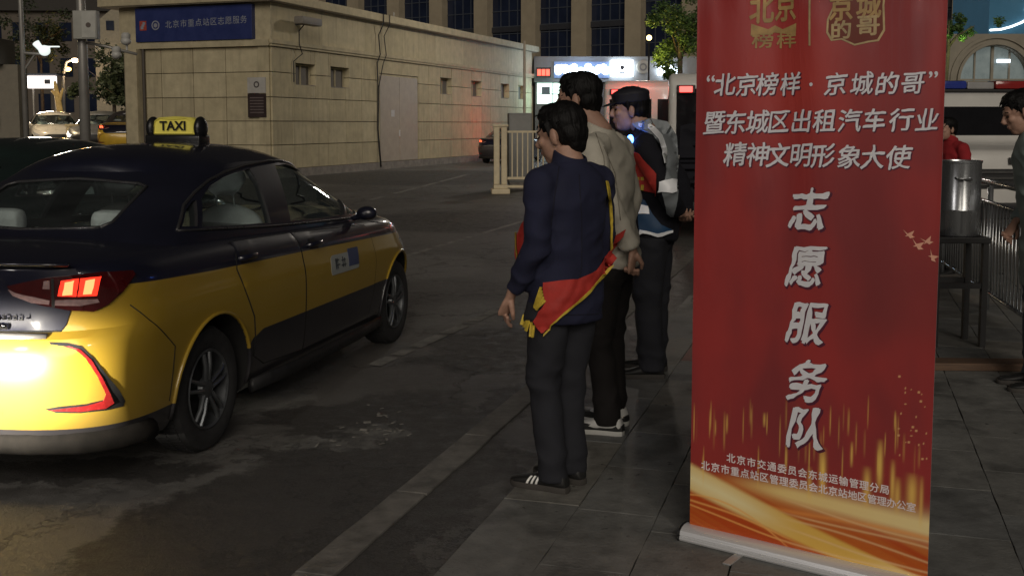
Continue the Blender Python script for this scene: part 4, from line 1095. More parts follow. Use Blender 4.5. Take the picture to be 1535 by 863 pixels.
def person(label, loc, heading, h, sp, group=None):
    """sp: pose and clothing. Frame: +x forward, +y left, z up, unscaled 1.75 m figure scaled to h"""
    root = thing('person', label, 'person', loc, heading, group); k = h/1.75; root.scale = (k, k, k)
    lean = sp.get('lean', 0.0); dx = lambda z: lean*max(0, z-.9)/.6
    jz = sp.get('hem', .76); fat = sp.get('fat', 1.0)
    T = [(jz, .118, .185), (jz+.08,.124,.190),(.95,.122,.182),(1.05,.118,.172),(1.15,.120,.172),(1.26,.124,.182),(1.36,.118,.196),(1.43,.095,.175),(1.475,.075,.105),(1.50,.064,.075)]
    mb = MB(); mb.ring_loft([ring(dx(z)-.01, 0, z, rx*fat, ry*(.98+.02*fat), p=2.5) for z, rx, ry in T])
    arms = sp['arms']   # two tuples (side, shoulder, elbow, wrist)
    ar = sp.get('sleeve', 1.0)
    for (s, sh, el, wr) in arms:
        sh, el, wr = Vector(sh), Vector(el), Vector(wr)
        mb.ell(sh, (.075,.062,.075)); m1 = sh.lerp(el,.5); m2 = el.lerp(wr,.5)
        mb.tube([sh, m1, el, m2, wr.lerp(el,.12)], [(.066*ar,.066*ar),(.060*ar,.060*ar),(.053*ar,.055*ar),(.047*ar,.048*ar),(.041*ar,.043*ar)], 16)
        mb.tube([sh + Vector((dx(1.4)*0,-s*.10,.03)), sh], [.07,.07], 12)
    # collar
    cz = 1.485
    o = fuse(mb, sp.get('top_name','jacket'), sp['top'], root, .010, 4, folds(sp['seed'], .0130, [(1.12,.10),(.9,.12),(1.33,.06)]))
    top = o
    mb = MB(); cx = dx(1.5)
    a0 = [ring(cx-.012,0,1.47,.078,.086,tilt=.35), ring(cx-.010,0,1.53,.069,.074,tilt=.40), ring(cx-.010,0,1.533,.062,.067,tilt=.40), ring(cx-.012,0,1.47,.068,.076,tilt=.35)]
    mb.ring_loft(a0 + [a0[0]], cap=False); mb.build('collar', sp.get('collar', sp['top']), top, smooth=50)
    # trousers
    mb = MB(); lr = sp.get('leg', 1.0)
    mb.ring_loft([ring(dx(z)*.0-.008,0,z,rx,ry,p=2.4) for z, rx, ry in [(.78,.10,.165),(.86,.112,.172),(.95,.110,.165),(1.02,.104,.158)]])
    for (s, kn, an, yaw) in sp['legs']:
        hp = Vector((-.005, s*.092, .86)); kn = Vector(kn); an = Vector(an)
        mb.tube([hp, hp.lerp(kn,.5), kn, kn.lerp(an,.5), an + Vector((0,0,.02)), an - Vector((0,0,.055))], [(.092*lr,.096*lr),(.083*lr,.086*lr),(.068*lr,.070*lr),(.064*lr,.066*lr),(.062*lr,.064*lr),(.064*lr,.070*lr)], 18)
    fuse(mb, 'trousers', sp['bottom'], root, .011, 5, folds(sp['seed']+5, .0150, [(.50,.10),(.14,.08),(.80,.06)]))
    for (s, kn, an, yaw) in sp['legs']: shoe(root, an, yaw, sp['shoe'], sp['sole'], stripe=sp.get('stripe'), sp_band=sp.get('band', False))
    # neck and head
    hc = Vector(sp['head']); mb = MB(); mb.tube([(cx-.015,0,1.43),(cx-.008,0,1.50), hc + Vector((-.03,0,-.05))], [(.066,.068),(.062,.063),(.056,.058)], 16); fuse(mb, 'neck', m_skin, root, .009, 3)
    build_head(root, hc, sp.get('yaw',0), sp.get('pitch',0), sp.get('hair',0), sp.get('cap',False), sp['seed'], sp.get('hk',1.0))
    for (s, sh, el, wr), hd_ in zip(arms, sp['hands']):
        if hd_: build_hand(root, wr, hd_[0], hd_[1], hd_[2], hd_[3])
    bpy.context.view_layer.update()
    return root, top
def person_ray(root):
    W = root.matrix_world.copy(); I = W.inverted()
    def f(p):
        d = ray(p[0], p[1]); return I @ Vector((0,0,CH)), (I.to_3x3() @ d).normalized()
    return f
m_navyj = cloth_mat('navy_jacket', (.018,.020,.046)); m_dtr = cloth_mat('charcoal_trousers', (.022,.023,.029)); m_btr = cloth_mat('black_trousers', (.014,.012,.012))
m_cream = cloth_mat('cream_jacket', (.56,.53,.45)); m_blackj = cloth_mat('black_uniform', (.010,.010,.015))
m_sh = mat('shoe_black', (.014,.014,.014), .6, var=.2, scale=40); m_shw = mat('shoe_white', (.62,.62,.60), .6); m_solb = mat('sole_dark', (.05,.045,.04), .8); m_str = mat('stripe_white', (.85,.85,.82), .6)
m_solw = mat('sole_white', (.55,.55,.52), .7)
m_sash = mat('sash_red', (.42,.030,.022), .75, var=.15, scale=14, bump=.3, bscale=30); m_fr = mat('fringe_yellow', (.55,.40,.04), .7, var=.3, scale=40)
G1 = ground(843, 728, .08)
P1, J1 = person('man in navy jacket and red sash at the kerb, nearest of the row', G1, R(134), 1.665, dict(seed=3, lean=-.03, hem=.775, fat=1.10, hk=1.10, top=m_navyj, bottom=m_dtr, leg=1.08,
    arms=[(1,(-.04,.195,1.40),(-.05,.225,1.13),(.125,.215,.885)), (-1,(-.04,-.20,1.40),(-.01,-.26,1.13),(.10,-.24,.90))],
    legs=[(1,(.035,.088,.49),(-.01,.075,.10),R(16)), (-1,(.045,-.085,.49),(.02,-.075,.10),R(4))],
    shoe=m_sh, sole=m_solb, stripe=m_str, head=(.02,.0,1.61), yaw=R(18), pitch=R(14), hair=0,
    hands=[((.45,-.05,-.85),(-.2,-.9,-.2),1,.55), ((.3,0,-.9),(0,1,0),-1,.5)], sleeve=1.06))
r1 = person_ray(P1); B1 = bvh_of(J1)
m_seam = mat('seam_dark', (.008,.008,.02), .9)
def seam(name, pts, bvh, rr, m, parent, w_=1.0, off=.0015):
    P = [Vector(p) for p in pts]; q = []
    for a, b in zip(P[:-1], P[1:]):
        for k in range(6): q.append(a.lerp(b, k/6))
    q.append(P[-1]); out = []
    for p in q:
        o, d = rr(p); h = bvh.ray_cast(o, d)
        if h[0] is not None: out.append(h[0] - d*off)
    if len(out) > 2: MB().tube(out, .0022*w_, 6).build(name, m, parent, smooth=True)
seam('back_seam', [(868,262),(872,330),(872,400),(868,420)], B1, r1, m_seam, J1)
seam('sleeve_seam', [(838,250),(832,290),(826,340)], B1, r1, m_seam, J1)
seam('hem_seam', [(818,470),(860,472),(903,470)], B1, r1, m_seam, J1)
sash = patch('sash', [(816,424),(864,418),(891,405),(911,374),(919,385),(908,402),(882,435),(847,466),(814,497),(803,480),(819,453)], B1, r1, m_sash, P1, step=3, off=.018, thick=.005, ripple=.0028)
patch('sash_piping', [(914,396),(908,402.5),(882,435.5),(847,466.5),(814.5,498),(815,495.5),(846,464),(880,433.5),(906,400.5)], B1, r1, m_fr, sash, step=3, off=.021, thick=.005, ripple=.0028)
patch('back_piping', [(906,272),(908.5,272),(914,294),(916.5,330),(916,370),(913.5,374),(914,340),(911,300)], B1, r1, m_fr, sash, step=5, off=.012, thick=.006)
rf = random.Random(4)
def fringe(a, b, c, d, parent, rr, bvh, n=9):     # tassels between two edges given in photo pixels
    for i in range(n):
        t = (i+.5)/n; p = Vector(a).lerp(Vector(b), t); q = Vector(d).lerp(Vector(c), t) + Vector((rf.uniform(-1.5,1.5), rf.uniform(-3,2)))
        n_ = Vector((-(q-p).y, (q-p).x)).normalized()*1.5
        patch('tassel', [tuple(p-n_), tuple(p+n_), tuple(q+n_), tuple(q-n_)], bvh, rr, m_fr, parent, step=6, off=.017, thick=.006)
fringe((789,470),(814,497),(812,518),(785,487), sash, r1, B1, 8)
fringe((813,427),(820,452),(808,464),(804,458), sash, r1, B1, 5)
# front fold of the sash, standing off his chest
def ribbon(name, pts, Y, wpx, m, parent, thick=.006):
    I = parent.matrix_world.inverted(); mb = MB(); rings = []
    for (x, y, w_, dy) in pts:
        c = at(x, y, Y+dy); k_ = Y/F
        rings.append([I @ (c + Vector((-w_*k_/2, 0, 0))), I @ (c + Vector((0,-thick,0))), I @ (c + Vector((w_*k_/2, 0, 0))), I @ (c + Vector((0,thick,0)))])
    mb.ring_loft(rings); return mb.build(name, m, parent, smooth=60)
ribbon('sash_front', [(797,318,8,.0),(790,336,18,0),(785,358,26,.0),(783,382,24,0),(785,402,18,0),(788,420,12,.0)], G1.y+.06, 16, m_sash, P1, .03)
ribbon('sash_front_edge', [(773,348,3,0),(773,366,3,0),(775,386,3,0),(778,406,3,0)], G1.y+.03, 4, m_fr, P1, .012)
G2 = ground(915, 646, .08)
P2, J2 = person('tall man in cream jacket and dark trousers, second in the row', G2 + Vector((.0,.05,0)), R(152), 1.80, dict(seed=11, lean=.07, hem=.83, top=m_cream, bottom=m_btr, fat=1.02,
    arms=[(1,(.02,.205,1.41),(-.11,.26,1.15),(-.185,.17,.925)), (-1,(.04,-.20,1.41),(.0,-.26,1.15),(.06,-.24,.90))],
    legs=[(1,(.02,.10,.50),(-.03,.09,.10),R(8)), (-1,(.04,-.10,.50),(.02,-.10,.10),R(-6))],
    shoe=m_shw, sole=m_solw, band=True, head=(.185,.0,1.655), hk=1.06, yaw=R(12), pitch=R(6), hair=0,
    hands=[((.1,-.1,-.95),(.3,-.9,0),1,.9), ((.1,0,-.95),(0,1,0),-1,.5)]))
r2 = person_ray(P2); B2 = bvh_of(J2)
m_seam2 = mat('seam_cream', (.22,.20,.16), .9)
seam('back_seam', [(905,220),(922,260),(930,330)], B2, r2, m_seam2, J2)
seam('armhole_seam', [(893,200),(905,235),(908,280)], B2, r2, m_seam2, J2)
s2 = patch('sash', [(912,378),(922,352),(936,342),(934,352),(924,366),(913,392)], B2, r2, m_sash, P2, step=4, off=.03, thick=.006, ripple=.003)
G3 = ground(975, 560, .08)
P3, J3 = person('police officer in cap and silver reflective vest, third in the row', G3 + Vector((0,.0,0)), R(160), 1.80, dict(seed=23, lean=.05, hem=.84, top=m_blackj, bottom=m_dtr, fat=1.25, leg=1.22, sleeve=1.12,
    arms=[(1,(-.0,.215,1.41),(-.14,.30,1.15),(-.20,.10,1.0)), (-1,(.0,-.21,1.41),(-.12,-.29,1.15),(-.20,-.06,.98))],
    legs=[(1,(.0,.11,.50),(-.03,.11,.10),R(15)), (-1,(.0,-.11,.50),(.0,-.12,.10),R(-12))],
    shoe=m_sh, sole=m_solb, head=(.15,0,1.62), hk=1.05, yaw=R(20), pitch=R(4), cap=True,
    hands=[((-.1,-.9,-.2),(0,0,1),1,.6), ((-.1,.9,-.2),(0,0,1),-1,.6)]))
r3 = person_ray(P3); B3 = bvh_of(J3)
m_vest = mat('vest_silver', (.25,.275,.29), .55, var=.1); m_blue = mat('vest_blue', (.012,.05,.12), .6, var=.15); m_refl = mat('reflective_tape', (.95,.97,1.0), .35, var=.0, metal=.0)
v3 = patch('vest', [(948,188),(975,180),(1000,185),(1012,205),(1015,240),(1014,300),(1009,325),(1001,318),(994,290),(998,255),(993,225),(978,203),(955,194)], B3, r3, m_vest, P3, step=3, off=.012, thick=.008)
patch('vest_band', [(956,292),(968,300),(978,322),(990,338),(1004,344),(1000,351),(985,352),(959,346)], B3, r3, m_blue, v3, step=5, off=.018, thick=.006)
patch('vest_sash', [(948,224),(960,230),(985,262),(986,292),(960,283),(952,262)], B3, r3, m_sash, v3, step=5, off=.022, thick=.006)
for i, pl in enumerate([[(958,190),(974,191),(989,206),(996,228),(996,246),(992,246),(990,228),(983,210),(971,197),(958,194)], [(968,187),(990,188),(991,192),(968,191)],
           [(990,273),(1010,270),(1010,286),(990,288)], [(957,306),(972,308),(973,322),(959,319)], [(960,345),(985,348),(1004,345),(1004,349),(985,353),(960,350)]]):
    patch('reflective_strip', pl, B3, r3, m_refl, v3, step=5, off=.024, thick=.006)
for k, (x, y) in enumerate([(956,268),(962,268),(956,280),(962,281)]): patch('sash_mark', [(x,y-3),(x+4,y-3),(x+4,y+3),(x,y+3)], B3, r3, m_fr, v3, step=5, off=.026, thick=.003)
hsl = B3.ray_cast(*r3((949,209))); sl = P3.matrix_world @ (hsl[0] if hsl[0] else Vector((0,0,1.4)))
mb = MB(); mb.ell((0,0,0), (.020,.014,.028)); L3 = mb.build('shoulder_lamp', mat('blue_lamp_lit', (.1,.2,1), .3, emis=(.06,.22,1.0), estr=14), P3, smooth=True)
L3.location = P3.matrix_world.inverted() @ (sl + Vector((-.02,-.03,0)))
lamp('shoulder_lamp_light', 'POINT', sl + Vector((-.05,-.09,.01)), .3, (.08,.2,1.0), shadow_soft_size=.03)
# fourth officer, mostly behind the banner
G4 = Vector((1.86, 9.2, .08))
P4, J4 = person('officer in black with white edged vest, half hidden behind the banner', Vector((1.80,9.6,.08)), R(170), 1.78, dict(seed=31, lean=.03, hem=.82, top=m_blackj, bottom=m_btr, fat=1.15,
    arms=[(1,(.0,.21,1.41),(-.05,.28,1.13),(.02,.25,.90)), (-1,(.0,-.21,1.41),(-.03,-.28,1.13),(.05,-.25,.90))],
    legs=[(1,(.0,.10,.50),(-.02,.10,.10),R(10)), (-1,(.0,-.10,.50),(.0,-.10,.10),R(-10))],
    shoe=m_sh, sole=m_solb, head=(.06,0,1.63), cap=True, hands=[((.1,0,-.95),(0,-1,0),1,.5), None]))
r4 = person_ray(P4); B4 = bvh_of(J4)
v4 = patch('vest', [(1022,190),(1040,185),(1060,200),(1062,300),(1025,305),(1020,240)], B4, r4, m_blackj, P4, step=4, off=.012, thick=.008)
if v4:
    for pl in [[(1018,204),(1022,194),(1026,196),(1022,215),(1022,235),(1018,235)], [(1024,254),(1050,252),(1050,262),(1024,264)]]:
        patch('reflective_strip', pl, B4, r4, m_refl, v4, step=5, off=.024, thick=.006)
# two people at the right, beyond the banner
P5, J5 = person('dark haired person in red top beyond the banner edge', at(1423,250,11.5)*1.0, R(200), 1.66, dict(seed=41, top=cloth_mat('red_top', (.30,.02,.025)), bottom=m_btr,
    arms=[(1,(.0,.20,1.40),(-.02,.26,1.13),(.08,.23,.92)), (-1,(.0,-.20,1.40),(-.02,-.26,1.13),(.08,-.23,.92))],
    legs=[(1,(.0,.09,.50),(-.02,.09,.10),0), (-1,(.0,-.09,.50),(.0,-.09,.10),0)], shoe=m_sh, sole=m_solb, head=(.05,0,1.61), hands=[None,None]))
P5.location.z = .08
m_grn = cloth_mat('pale_green_shirt', (.22,.27,.26)); 
P6, J6 = person('person in pale green top bending forward at the right edge', Vector((3.17,6.5,.08)), R(168), 1.80, dict(seed=47, lean=.09, hem=.60, top=m_grn, bottom=cloth_mat('slate_trousers', (.06,.075,.095)),
    arms=[(1,(.04,.21,1.39),(-.02,.26,1.12),(.06,.22,.90)), (-1,(.04,-.21,1.39),(.0,-.26,1.13),(.14,-.15,.95))], fat=1.1, leg=1.2,
    legs=[(1,(.0,.10,.50),(-.02,.10,.10),0), (-1,(.0,-.10,.50),(.0,-.10,.10),0)], shoe=m_sh, sole=m_solb, head=(.16,0,1.60), pitch=R(22), hands=[((.3,-.1,-.9),(0,-1,0),1,.7), ((.5,.3,-.8),(0,1,0),-1,.7)]))
# ------------------------------------------------------------------ ochre service building
m_och = [mat('ochre_panel_%s' % n, c, .8, var=.16, scale=2.5, bump=.25, bscale=30) for n, c in (('a',(.46,.40,.26)),('b',(.49,.43,.285)),('c',(.43,.375,.245)))]
for m_ in m_och:      # rain streaks and grime on the stone
    t = m_.node_tree; N = t.nodes; L = t.links; b = N['Principled BSDF']; src = b.inputs['Base Color'].links[0].from_socket
    tc = next(n for n in N if n.type == 'TEX_COORD').outputs['Object']
    for stretch, sc, lo, hi, kk in (((2.2,2.2,.16),3,.52,.70,(.17,.145,.10)),((.5,.5,1.2),1.2,.50,.75,(.30,.25,.17)),((1,1,1),14,.68,.74,(.2,.17,.12))):
        mp = N.new('ShaderNodeMapping'); mp.inputs['Scale'].default_value = stretch; L.new(tc, mp.inputs[0])
        n = N.new('ShaderNodeTexNoise'); n.inputs['Scale'].default_value = sc; n.inputs['Detail'].default_value = 6; L.new(mp.outputs[0], n.inputs[0])
        r = N.new('ShaderNodeMapRange'); r.inputs[1].default_value = lo; r.inputs[2].default_value = hi; r.inputs[4].default_value = .32; L.new(n.outputs[0], r.inputs[0])
        x = N.new('ShaderNodeMix'); x.data_type = 'RGBA'; L.new(r.outputs[0], x.inputs[0]); L.new(src, x.inputs[6]); x.inputs[7].default_value = (*kk, 1); src = x.outputs[2]
    L.new(src, b.inputs['Base Color'])
m_ochd = mat('ochre_trim', (.43,.375,.25), .8, var=.2, scale=3, bump=.2); m_joint = mat('panel_joint', (.19,.165,.12), .9)
m_plinth = mat('plinth_grey', (.22,.20,.18), .85, var=.3, scale=4, bump=.4)
BC = Vector((-7.36, 34.0, 0)); BRZ = R(90-19.7)           # local x along the long side, local y towards the left (front face)
bld = thing('service_building', 'low ochre panelled building with a blue sign on its end wall', 'building', BC, BRZ)
def s_at(px, off=0.0):     # distance along the long wall for a photo column
    a = (px-CX)/F; dx, dy = math.cos(BRZ), math.sin(BRZ); return (a*BC.y - BC.x)/(dx - a*dy)
def t_at(px):
    a = (px-CX)/F; dx, dy = -math.sin(BRZ), math.cos(BRZ); return (a*BC.y - BC.x)/(dx - a*dy)
LB, WBD = 24.9, 5.6
mb = MB(); mb.box(.06, LB-.02, .30, WBD-.06, .02, 5.36); mb.build('wall_core', m_joint, bld)
mb = MB(); mb.box(-.10, LB+.1, -.10, WBD+.1, 0, .26); mb.build('plinth', m_plinth, bld)
ZS = [.262,1.02,1.76,2.50,3.27,4.05]
wins = [(s_at(a), s_at(b)) for a, b in ((446,475),(498,525),(661,678),(707,722),(751,763),(777,787))]; WZ0, WZ1 = 2.93, 3.60
dr0, dr1 = s_at(570), s_at(628)
k = 0; rp = random.Random(5)
def panel(x0, x1, z0, z1, side='long'):
    global k
    if x1-x0 < .05 or z1-z0 < .05: return
    mb = MB(); j = .012; d = rp.uniform(-.004, .004)
    if side == 'long': mb.box(x0+j, x1-j, 0+d, .299, z0+j, z1-j)
    else: mb.box(0+d, .059, x0+j, x1-j, z0+j, z1-j)
    mb.build('wall_panel', m_och[rp.choice((0,0,1,2))], bld); k += 1
xs = [0.0]
while xs[-1] < LB-.6: xs.append(min(LB, xs[-1]+1.18))
if LB - xs[-1] > .05: xs.append(LB)
for i in range(5):
    z0, z1 = ZS[i], ZS[i+1]
    for a, b in zip(xs[:-1], xs[1:]):
        cuts = [(a, b)]
        if z0 < 3.54:       # door opening
            cuts = [(p, q) for (p, q) in ([(a, min(b, dr0))] if a < dr0 else []) + ([(max(a, dr1), b)] if b > dr1 else [])]
        for (p, q) in cuts:
            w_ = [w for w in wins if w[0] < q and w[1] > p] if z1 > WZ0 and z0 < WZ1 else []
            if not w_: panel(p, q, z0, z1)
            else:
                w = w_[0]; c = p
                if w[0] > p: panel(p, w[0], z0, z1)
                if w[1] < q: panel(w[1], q, z0, z1)
                l, r_ = max(p, w[0]), min(q, w[1])
                if z0 < WZ0: panel(l, r_, z0, min(z1, WZ0))
                if z1 > WZ1: panel(l, r_, max(z0, WZ1), z1)
mb = MB(); mb.box(dr0+.01,dr1-.01,0,.057,3.545,4.04); mb.build('wall_panel', m_och[0], bld)
for a in range(0, 8): 
    x0, x1 = LB*a/8, LB*(a+1)/8; mb = MB(); mb.box(x0+.004, x1-.004, .004, .299, 4.255, 5.385); mb.build('upper_panel', m_och[a % 3], bld)
mb = MB(); mb.box(-.07, LB+.05, -.07, .058, 4.052, 4.13); mb.box(-.11, LB+.09, -.11, .058, 4.13, 4.25); mb.build('string_course', m_ochd, bld)
mb = MB(); mb.bbox(-.45, LB+.35, -.28, WBD+.5, 5.39, 5.66, .02); rf_ = mb.build('roof_slab', m_ochd, bld)
mb = MB(); mb.box(-.41, LB+.3, -.235, WBD+.4, 5.362, 5.389); mb.build('roof_soffit', m_joint, bld)
for w in wins:
    mb = MB(); mb.box(w[0]+.015, w[1]-.015, -.0, .05, WZ0-.03, WZ0); 
    mb.build('window_sill', m_plinth, bld)
    mb = MB(); mb.box(w[0]+.01, w[1]-.01, .235, .298, WZ0+.01, WZ1-.01); wn = mb.build('window', mat('window_grille_grey', (.14,.13,.12), .6), bld)
    mb = MB()
    for q in (w[0]+.01, (w[0]+w[1])/2-.02, w[1]-.05): mb.box(q, q+.04, .19, .234, WZ0+.012, WZ1-.012)
    mb.box(w[0]+.05, w[1]-.05, .195, .233, WZ1-.05, WZ1-.013); f_ = mb.build('window_frame', m_ochd, wn)
# double door
m_door = mat('door_pinkish', (.38,.33,.27), .6, var=.12, scale=3)
mb = MB(); mb.box(dr0+.01, dr1-.01, .035, .299, .262, 3.52); dw = mb.build('door_frame', m_ochd, bld)
mid = (dr0+dr1)/2
for a, b in ((dr0+.06, mid-.012), (mid+.012, dr1-.06)):
    mb = MB(); mb.bbox(a, b, .008, .034, .28, 3.46, .006); lf = mb.build('door', m_door, bld)
    if a < mid: mb = MB(); mb.box(mid-.75,mid-.45,.002,.007,1.95,2.2); mb.build('door_notice', mat('paper_grey', (.5,.5,.5), .7), lf)
mb = MB(); mb.box(mid-.07,mid-.03,-.03,.006,1.2,1.45); mb.build('door_handle', m_alu, bld)
# end wall towards the camera
fz = [.262,1.02,1.76,2.50,3.27,4.05]
ysf = [.45, 1.65, 2.85, 4.05, 4.75]
for i in range(5):
    mb = MB(); mb.box(-.06,.055,.06,.44,fz[i]+.012,fz[i+1]-.012); mb.build('corner_block', m_och[(i+1)%3], bld)
    for a, b in zip(ysf[:-1], ysf[1:]): panel(a, b, fz[i], fz[i+1], 'front')
mb = MB(); mb.box(-.30, .055, 4.77, 5.22, .262, 4.05); mb.build('side_pier', m_ochd, bld)
mb = MB(); mb.tube([(-.10,4.66,.0),(-.10,4.66,4.04)], .05, 10); mb.build('dark_tube', mat('tube_dark', (.07,.06,.05), .6), bld)  # thin dark upright tube along the end wall
mb = MB(); mb.box(-.16, .05, .0, WBD, 4.052, 4.25); mb.box(-.03,.05,.0,WBD,4.251,5.36); mb.build('end_band', m_ochd, bld)
# blue sign on the end wall
t0, t1 = t_at(388), t_at(216)
sg2 = tag(MB().bbox(-.22,-.035,t0,t1,4.26,5.32,.01).build('wall_sign', mat('sign_blue', (.022,.034,.135), .45, var=.12, scale=3), None), 'dark blue wall sign with emblems and white Chinese lettering on the ochre building', 'sign')
sg2.location = BC; sg2.rotation_euler = (0,0,BRZ)
m_sgw = mat('sign_lettering', (.26,.28,.33), .5)
def on_front(name, body, tc, z, size, m, parent, x=-.224, bold=.0):
    tm = text_mesh(body, size, .002, bold*size); M = Matrix.Translation((x, tc, z)) @ Matrix.Rotation(R(-90),4,'Z') @ Matrix.Rotation(R(90),4,'X')
    tm.transform(M); tm.materials.clear(); tm.materials.append(m); return link(name, tm, parent)
for i, ch in enumerate('北京市重点站区志愿服务'):
    on_front('lettering', ch, t_at(lerp(265,376,i/10)), 1.66+(187-lerp(39.5,36,i/10))/47.5, .255, m_sgw, sg2)
c1 = t_at(227.5); mb = MB(); mb.box(-.228,-.221,c1-.13,c1+.13,4.62,4.92); e1 = mb.build('emblem_square', mat('emblem_red', (.35,.06,.04), .5), sg2)
mb = MB(); 
mb.box(-.232,-.229,c1-.09,c1+.01,4.80,4.88); mb.box(-.2318,-.229,c1-.02,c1+.09,4.66,4.75)
mb.box(-.2325,-.229,c1-.05,c1+.05,4.74,4.81); mb.build('emblem_mark', m_sgw, e1)
c2 = t_at(246); mb = MB(); M = Matrix.Translation((-.222, c2, 4.77)) @ Matrix.Rotation(R(-90),4,'Y'); mb.lathe([(.15,0),(.15,.008),(.11,.008),(.11,0)], M, 24, close=True); mb.lathe([(.0,0),(.075,0),(.075,.008),(0,.008)], M, 6); mb.build('emblem_round', mat('emblem_grey', (.26,.27,.32), .5), sg2)
# posters
p0, p1 = t_at(403), t_at(376)
for z0, z1, m_, lab in ((2.62,3.10,mat('poster_white', (.40,.39,.37), .6, var=.1), 'white notice with a round emblem on the ochre end wall'), (1.88,2.60,mat('poster_dark', (.035,.022,.022), .5, var=.2), 'dark plaque of small text below the white notice')):
    o = tag(MB().box(-.09,-.063,p0,p1,z0,z1).build('notice', m_), lab, 'notice'); o.location = BC; o.rotation_euler = (0,0,BRZ)
    if z0 > 2.6:
        mb = MB(); mb.lathe([(.06,0),(.10,0),(.10,.006),(.06,.006)], Matrix.Translation((-.091,(p0+p1)/2,2.88)) @ Matrix.Rotation(R(-90),4,'Y'), 16, close=True); mb.build('emblem_round', mat('emblem_ink', (.08,.07,.07), .6), o)
    else:
        for r_ in range(6):
            mb = MB(); mb.box(-.094,-.091,p0+.08,p1-.08,z1-.14-.09*r_,z1-.11-.09*r_); mb.build('text_line', mat('plaque_text', (.15,.12,.12), .6), o)
# wall lamp with its cable, cables by the door, roof pipe
m_cab = mat('cable_black', (.015,.014,.014), .7); m_fl = mat('lamp_housing', (.17,.155,.135), .6)
def on_wall(name, label, cat, builder, group=None):
    o = builder(); o.location = BC; o.rotation_euler = (0,0,BRZ); return tag(o, label, cat, group)
sa, sb = s_at(430), s_at(464)
fl = thing('flood_lamp', 'switched off grey flood lamp high on the long ochre wall', 'lamp', BC, BRZ)
mb = MB(); mb.bbox(sa+.1, sb-.1, -.62, -.28, 4.78, 5.02, .05); mb.build('housing', m_fl, fl, smooth=40)
mb = MB(); mb.box((sa+sb)/2-.05,(sa+sb)/2+.05,-.279,-.004,4.8,4.86); mb.build('bracket', m_cab, fl)
mb = MB(); sm = (sa+sb)/2-.15; mb.tube([(sm,-.4,4.8),(sm,-.2,4.6),(sm+.1,-.14,4.2),(sm+.28,-.14,3.9),(sm-.1,-.05,3.65),(sm-.1,-.04,3.0)], .018, 6); mb.build('cable', m_cab, fl)
for n_, (pa, pb, off) in enumerate(((566,566,.05),(575,567,.10))):
    a, b = s_at(pa), s_at(pb); pts = [(a,-.32,5.68),(a,-.30,5.3),(a-.05*n_,-.10,4.9),(a,-.16,4.2),(a-.1,-.08,3.9),(b,-.05,3.0),(b,-.04,2.2),(b-.04,-.04,1.5),(b+.05,-.04,.9),(b,-.13,.1)]
    o = on_wall('wall_cable', ('black cable hanging straight down beside the pinkish door','thinner black cable slanting from the roof to the door side')[n_], 'cable', lambda: MB().tube(pts, .024-.005*n_, 6).build('wall_cable', m_cab, None, smooth=True), 'cables beside the door')
mb = MB(); mb.tube([(s_at(620),.8,5.6),(s_at(620),.8,6.05)], .02, 6); o = mb.build('roof_vent_pipe', mat('pipe_pale', (.4,.4,.38), .5), None); o.location = BC; o.rotation_euler = (0,0,BRZ); tag(o, 'short pale pipe on the flat ochre roof', 'pipe')
# ------------------------------------------------------------------ other cars: copies of the taxi with their own paint
m_white = mat('white_paint', (.62,.60,.55), .3, coat=.8, var=.08); m_silver = mat('silver_paint', (.30,.31,.32), .35, metal=.5, var=.1); m_dgreen = mat('dark_green_paint', (.012,.022,.020), .3, coat=.8, var=.1)
m_dk = mat('dark_paint', (.03,.026,.028), .35, coat=.8, var=.1); m_ytx = mat('yellow_paint', (.70,.45,.05), .4, coat=.6, var=.12)
m_hlon = mat('headlamp_lit', (1,1,1), .3, var=0, emis=(1,.96,.85), estr=9); m_redoff = m_lampred
def other_car(label, loc, rz, paint, upper=None, swap=None, sign=False):
    sw = {'taxi_paint': paint, 'navy_paint': upper or paint, 'lamp_red_lit': m_redoff, 'lamp_core_lit': m_redoff}; sw.update(swap or {})
    c = copy_tree(taxi, None, sw); c.name = 'parked_car'; c['label'] = label; c['category'] = 'car'; c.location = loc; c.rotation_euler = (0,0,rz)
    def kill(o, names):
        for ch in list(o.children):
            if ch.name.split('.')[0] in names:
                for g in list(ch.children_recursive): bpy.data.objects.remove(g)
                bpy.data.objects.remove(ch)
    kill(c, {'door_sticker','badge_letters'} | (set() if sign else {'roof_sign'}))
    return c
lamp_on = {'lamp_red_lit': m_lampon, 'lamp_core_lit': m_lampcore}
p_ = at(743, 235, 46.5); other_car('dark sedan with lit tail lamps beside the ochre wall', Vector((p_.x, 46.5, 0)), R(73), m_dk, swap=lamp_on)
p_ = at(10, 230, 8.2); other_car('dark green car mostly hidden behind the taxi roof', Vector((-4.62, 7.4, 0)), TRZ, m_dgreen)
fc = struct(MB().box(-60,-9.5,26,140,-.1,.62).build('raised_forecourt', MATS['far_paving']))
p_ = at(70, 200, 42); other_car('white car parked left of the grey pole', Vector((p_.x-1.0, 44.5, .62)), R(-62), m_white)
p_ = at(150, 200, 40); other_car('silver car with a glaring headlamp right of the grey pole', Vector((p_.x-.9, 43.8, .62)), R(-80), m_silver, swap={'headlamp_glass': m_hlon})
p_ = at(188, 200, 38); cy = other_car('yellow taxi waiting at the left end of the ochre building', Vector((p_.x+.2, 37.2, .62)), R(100), m_ytx, upper=m_dk, swap=lamp_on, sign=True)
cy['category'] = 'taxi'
